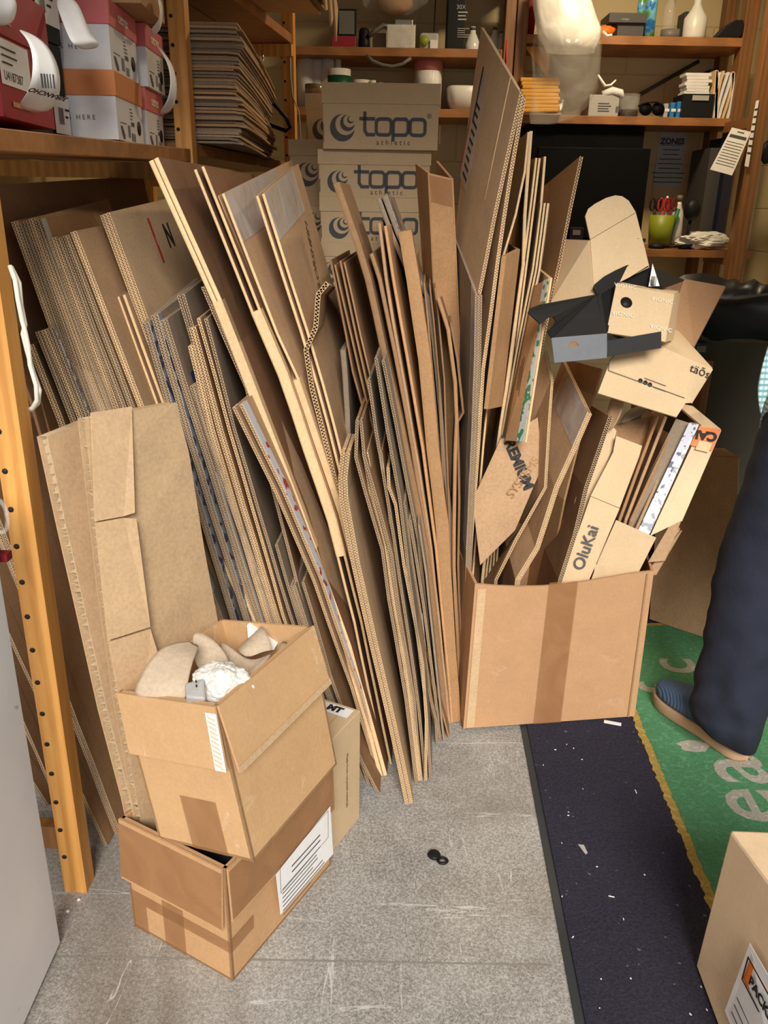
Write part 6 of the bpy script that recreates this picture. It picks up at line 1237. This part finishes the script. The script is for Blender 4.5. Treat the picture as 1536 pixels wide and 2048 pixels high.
for i,(x,y,x2,y2,mt,lab) in enumerate([(-190,900,130,1640,'kraftd','brown sheet with black capital letters, seen left of the post'),(-160,1000,112,1590,'kraftg','narrow torn sheet seen between the white door and the post'),(-200,1150,95,1610,'kraftd','lower sheet seen between the white door and the post')]):
    ob,inf=S(lab,[(x,y),((x+x2)/2,(y+y2)/2),(x2,y2)],1.72-.04*i,W=.35,mat=mt,group='sheets left of the post')
    if i==0:
        o_,ex_,ey_=on_sheet(inf,.52,.06); mb=textmb('WOLVERINE',.055,(o_,V(ey_)*-1,V(ex_)),0,off=.001,bold=.001); mb.build('printed_text','inkk',ob)
mb=MB(); c=PY(-2,1032,1.25); mb.tube([c+V((.014*math.cos(k*.5),.0,.03*math.sin(k*.5))) for k in range(14)],.004,6); tag(mb.build('plastic_ring','glass'),'clear plastic ring handle at the left edge beside the post','ring')
mb=MB(); c=PY(2,1112,1.3); mb.box(c,(.03,.02,.014),0); tag(mb.build('red_tag','crimson'),'small crimson tag at the left edge beside the post','tag')
# ================================================================== person at the right edge
A=V((1.00,2.03,0))   # between the feet
rug_z=.0136
toe=PZ(1312,1392,rug_z); heel=PZ(1494,1522,rug_z)
fd=(toe-heel); fd.z=0; L=fd.length; fd.normalize(); sd=V((fd.y,-fd.x,0))   # sd = right-hand side
def shoe(heel,fd,par,k):
    sd=V((-fd.y,fd.x,0)); N_=26
    def outline(s,w): return None
    prof=[(.0,.0),(.03,.030),(.10,.043),(.22,.044),(.35,.042),(.5,.047),(.65,.055),(.78,.056),(.88,.048),(.96,.030),(1.,.0)]
    def wid(u):
        for (a,x),(b,y) in zip(prof,prof[1:]):
            if a<=u<=b: return lerp(x,y,(u-a)/(b-a))
        return 0
    def ring(scale,z,zt=0,u0=0.,u1=1.):
        pts=[];
        for j in range(24):
            u=(1-math.cos(math.pi*j/23))/2; pts.append((u,wid(u)*scale))
        out=[heel+fd*(L*lerp(u0,u1,u))+sd*w+V((0,0,z+zt*u)) for u,w in pts]+[heel+fd*(L*lerp(u0,u1,u))-sd*w+V((0,0,z+zt*u)) for u,w in reversed(pts)]
        return out
    mb=MB(); mb.ring([ring(1.0,0),ring(1.05,.006),ring(1.05,.034),ring(1.0,.038)],True,0,True,True); mb.build('shoe_sole','tan',par)
    mb=MB(); hz=[(1.0,.036,0),(1.02,.05,0),(1.0,.08,-.022),(.92,.115,-.055),(.8,.145,-.082),(.6,.165,-.1),(.3,.172,-.105)]
    mb.ring([ring(s,z,zt,.01,.985) for s,z,zt in hz],True,0,True,True); mb.build('shoe','shoe',par,sub=1)
# body: one continuous skinned figure
H1=heel+fd*.10+V((0,0,.10)); heel2=heel+sd*-.0+V((.30,.16,0)); fd2=(fd+V((.25,.1,0))).normalized(); H2=heel2+fd2*.10+V((0,0,.10))
hipc=(H1+H2)/2+V((.10,.06,0)); hipc.z=1.02
rt=(H2-H1); rt.z=0; rt.normalize()
face=fd.copy(); face=(face+V((-.2,.0,0))).normalized()
P_={}
def jn(n,p,r): P_[n]=(V(p),r)
jn('pel',hipc,(.17,.13)); jn('hipL',hipc-rt*.11+V((0,0,-.05)),(.115,.115)); jn('hipR',hipc+rt*.11+V((0,0,-.05)),(.115,.115))
kL=H1.lerp(hipc-rt*.11,.5)+face*.03; kR=H2.lerp(hipc+rt*.11,.5)+face*.03
jn('kneeL',kL,(.075,.075)); jn('kneeR',kR,(.075,.075)); jn('ankL',H1,(.04,.04)); jn('ankR',H2,(.04,.04)); jn('toeL',heel+fd*L*.6+V((0,0,.052)),(.02,.014)); jn('toeR',heel2+fd2*L*.6+V((0,0,.052)),(.02,.014))
jn('waist',hipc+V((0,0,.22)),(.155,.11)); jn('chest',hipc+V((0,0,.50))+face*.02,(.185,.125)); jn('neckb',hipc+V((0,0,.70)),(.08,.075)); jn('neck',hipc+V((0,0,.80))+face*.02,(.06,.06)); jn('head',hipc+V((0,0,.94))+face*.04,(.088,.10)); jn('crown',hipc+V((0,0,1.05))+face*.03,(.07,.08))
for s,n in((-1,'L'),(1,'R')):
    jn('sh'+n,hipc+rt*s*.22+V((0,0,.62)),(.075,.075)); jn('el'+n,hipc+rt*s*.29+V((0,0,.30))-face*.10,(.048,.048)); wv=hipc+rt*s*.16+V((0,0,.36))+face*.10; jn('wr'+n,wv,(.032,.028)); jn('pa'+n,wv-rt*s*.06+face*.07+V((0,0,.01)),(.036,.024))
    for f_ in range(4):
        o=V((0,0,.030-.02*f_)); ln=(.085,.095,.09,.07)[f_]; dd=(face*.75-rt*s*.65).normalized(); jn('k%d%s'%(f_,n),P_['pa'+n][0]+o+dd*.035,(.011,.011)); jn('m%d%s'%(f_,n),P_['pa'+n][0]+o*1.1+dd*(.035+ln*.5),(.010,.010)); jn('t%d%s'%(f_,n),P_['pa'+n][0]+o*1.1+dd*(.03+ln*.9)-rt*s*.02,(.008,.008))
    jn('th'+n,P_['pa'+n][0]+V((0,0,.045)),(.011,.011)); jn('tt'+n,P_['pa'+n][0]+V((0,0,.07))+face*.04-rt*s*.02,(.009,.009))
ED=[('pel','hipL'),('pel','hipR'),('hipL','kneeL'),('hipR','kneeR'),('kneeL','ankL'),('kneeR','ankR'),('ankL','toeL'),('ankR','toeR'),('pel','waist'),('waist','chest'),('chest','neckb'),('neckb','neck'),('neck','head'),('head','crown')]
for n in 'LR':
    ED+=[('chest','sh'+n),('sh'+n,'el'+n),('el'+n,'wr'+n),('wr'+n,'pa'+n),('pa'+n,'th'+n),('th'+n,'tt'+n)]
    for f_ in range(4): ED+=[('pa'+n,'k%d%s'%(f_,n)),('k%d%s'%(f_,n),'m%d%s'%(f_,n)),('m%d%s'%(f_,n),'t%d%s'%(f_,n))]
ks=list(P_); me=bpy.data.meshes.new('person'); o0=V((hipc.x,hipc.y,rug_z)); me.from_pydata([P_[k][0]-o0 for k in ks],[(ks.index(a),ks.index(b)) for a,b in ED],[])
tmp=bpy.data.objects.new('tmp',me); C.objects.link(tmp); md=tmp.modifiers.new('k','SKIN'); 
for i,k in enumerate(ks): me.skin_vertices[0].data[i].radius=P_[k][1]; me.skin_vertices[0].data[i].use_root=(k=='pel')
md.use_smooth_shade=True; s_=tmp.modifiers.new('s','SUBSURF'); s_.levels=2; s_.render_levels=2
bpy.context.view_layer.update(); m2=bpy.data.meshes.new_from_object(tmp.evaluated_get(bpy.context.evaluated_depsgraph_get())); bpy.data.objects.remove(tmp)
m2.materials.clear(); m2.materials.append(M['skin']); m2.name='person'; per=bpy.data.objects.new('person',m2); C.objects.link(per); place(per,o0)
tag(per,'person in navy trousers, checked shirt and blue canvas shoes standing on the rug','person')
# face
hd=P_['head'][0]; fx=face; rx=V((fx.y,-fx.x,0))
mb=MB(); mb.lathe(hd+fx*.095+V((0,0,-.02)),[(.016,0),(.012,.02),(0,.03)],10,axis=fx); mb.build('nose','skin',per)
for s in(-1,1):
    mb=MB(); blob(mb,hd+fx*.088+rx*s*.036+V((0,0,.015)),.012,0,1,1,lv=2); mb.build('eye','white',per); mb=MB(); blob(mb,hd+rx*s*.092+V((0,0,-.005)),.026,.05,2,1,sq=(.5,.8,1.2),lv=2); mb.build('ear','skin',per)
mb=MB(); mb.box(hd+fx*.094+V((0,0,-.062)),(.05,.012,.01),math.atan2(rx.y,rx.x)); mb.build('mouth','pink',per)
mb=MB(); blob(mb,hd+V((0,0,.05))-fx*.022,.112,.06,6,1,sq=(.95,1.0,.95)); mb.build('hair','hair',per)
# trousers: two tapering tubes with creases, joined at the hips
def legrings(an,kn,hp,ex,seed,drop,n=56):
    rows=[]; T=44
    for k in range(T+1):
        u=k/T; c=an.lerp(kn,u*2) if u<.5 else kn.lerp(hp,(u-.5)*2)
        r=(.102,.108)[0] if u<.06 else lerp(.106,.118,u*2) if u<.5 else lerp(.118,.145,(u-.5)*2)
        wr=.020*(1-u)**1.6+.003; row=[]
        for j in range(n):
            a=2*math.pi*j/n; d=V((math.cos(a),math.sin(a),0)); rr_=r*(1+ .05*noise.noise(V((math.cos(a)*1.5,math.sin(a)*1.5,u*4+seed))))+wr*noise.noise(V((math.cos(a)*1.6+u*6,u*15+math.sin(a)*1.2,seed*3)))
            p=c+d*rr_+V((0,0,.012*noise.noise(V((a,u*8,seed)))))
            if k==0: p.z=max(.05,p.z-drop*max(0,d.dot(-ex))) 
            row.append(p)
        rows.append(row)
    return rows
mb=MB()
aL=H1+V((.0,.0,-.015))+fd*-.01; aR=H2+V((0,0,-.015)); 
mb.ring(legrings(aL,kL,P_['hipL'][0]+V((0,0,.02)),fd,1,.045),True,0,True,True); mb.ring(legrings(aR,kR,P_['hipR'][0]+V((0,0,.02)),fd2,5,.045),True,0,True,True)
def oval(c,a,b,n=40): return [V(c)+rt*(a*math.cos(2*math.pi*j/n))+face*(b*math.sin(2*math.pi*j/n)) for j in range(n)]
mb.ring([oval(hipc+V((0,0,z_)),a,b) for z_,a,b in ((-.12,.2,.15),(-.02,.225,.17),(.08,.215,.16),(.14,.2,.15))],True,0,True,True); mb.build('trousers','trouser',per)
# shirt with an untucked pointed tail
rows=[]
for k,(z_,a,b) in enumerate(((-.10,.245,.19),(.0,.245,.19),(.15,.232,.175),(.32,.235,.175),(.5,.25,.17),(.62,.23,.14),(.7,.13,.11),(.73,.09,.09))):
    row=[]
    for j in range(56):
        t_=2*math.pi*j/56; p=hipc+rt*(a*math.cos(t_)*(1+.03*noise.noise(V((t_*3,k*.6,1)))))+face*(b*math.sin(t_))+V((0,0,z_))
        if k==0: p.z+= -.10*max(0,math.sin(t_))**3 + .07*abs(math.cos(t_))**2
        row.append(p)
    rows.append(row)
mb=MB(); mb.ring(rows,True,0,False,True); sh=mb.build('shirt','plaid',per); m_=sh.modifiers.new('t','SOLIDIFY'); m_.thickness=.004
for n in 'LR':
    a_,b_=P_['sh'+n][0],P_['el'+n][0]; mb=MB(); mb.tube([a_+(a_-b_)*.12,a_,a_.lerp(b_,.4),a_.lerp(b_,.8)],[.085,.095,.085,.082],16); mb.build('sleeve','plaid',per)
# shirt tail seen at the frame edge
tl=[[(1545,660,2.00),(1560,700,2.0)],[(1526,726,1.98),(1552,750,1.98)],[(1514,775,1.97),(1536,790,1.97)],[(1517,800,1.97),(1526,806,1.97)],[(1520,826,1.97),(1522,830,1.97)]]
shell('shirt_tail',tl,.004,'plaid',1,per)
shoe(V((heel.x,heel.y,rug_z)),fd,per,1); shoe(V((heel2.x,heel2.y,rug_z)),fd2,per,2)

# ================================================================== light
t=thing('ceiling_lamp','round white ceiling lamp near the back of the store room','lamp',(1.15,4.05,3.02)); mb=MB(); mb.lathe((1.15,4.05,3.02),[(0,0),(.16,0),(.17,.03),(.15,.08),(0,.08)],32)
em,nt,b=newmat('warm_lamp_diffuser'); b.inputs['Emission Color'].default_value=(1,.78,.48,1); b.inputs['Emission Strength'].default_value=6; b.inputs['Base Color'].default_value=(.9,.85,.75,1); mb.build('diffuser',em,t)
def lamp(kind,name,loc,rot,energy,color,**k):
    l=bpy.data.lights.new(name,kind); l.energy=energy; l.color=color
    for a,v in k.items(): setattr(l,a,v)
    o=bpy.data.objects.new(name,l); C.objects.link(o); o.location=loc; o.rotation_euler=rot; return o
lamp('AREA','ceiling_lamp_light',(1.15,4.05,2.99),(0,0,0),LAMPW,(1,.80,.52),size=.3,shape='DISK')
sun=lamp('SUN','daylight_sun',(0,-3,6),(0,0,0),SUNW,(1,.96,.90),angle=math.radians(SUNA))
dirv=V((SUND[0],SUND[1],SUND[2])).normalized(); sun.rotation_euler=dirv.to_track_quat('-Z','Y').to_euler()
w=bpy.data.worlds.new('overcast_sky'); bpy.context.scene.world=w; w.use_nodes=True; bgn=w.node_tree.nodes['Background']; bgn.inputs[0].default_value=(.93,.96,1,1); bgn.inputs[1].default_value=SKYW
# ================================================================== camera
cd=bpy.data.cameras.new('camera'); co=bpy.data.objects.new('camera',cd); C.objects.link(co); bpy.context.scene.camera=co
cd.sensor_fit='HORIZONTAL'; cd.sensor_width=36; cd.lens=36*FPX/1536; cd.clip_start=.02; cd.clip_end=100
m=Matrix((Rt,Up,-Fw)).transposed().to_4x4(); m.translation=CAM; co.matrix_world=m
# ================================================================== rescale the layout units to metres
done=set()
for o in list(bpy.context.scene.objects):
    o.location=o.location*KS
    if o.type=='MESH' and o.data.name not in done:
        o.data.transform(Matrix.Scale(KS,4)); done.add(o.data.name)
    if o.type=='MESH':
        for md in o.modifiers:
            if md.type=='SOLIDIFY': md.thickness*=KS
    if o.type=='LIGHT' and o.data.type=='AREA': o.data.size*=KS
sc=bpy.context.scene; sc.view_settings.view_transform='Standard'; sc.view_settings.look='None'; sc.view_settings.gamma=1; sc.view_settings.use_curve_mapping=False; sc.view_settings.exposure=EXPO
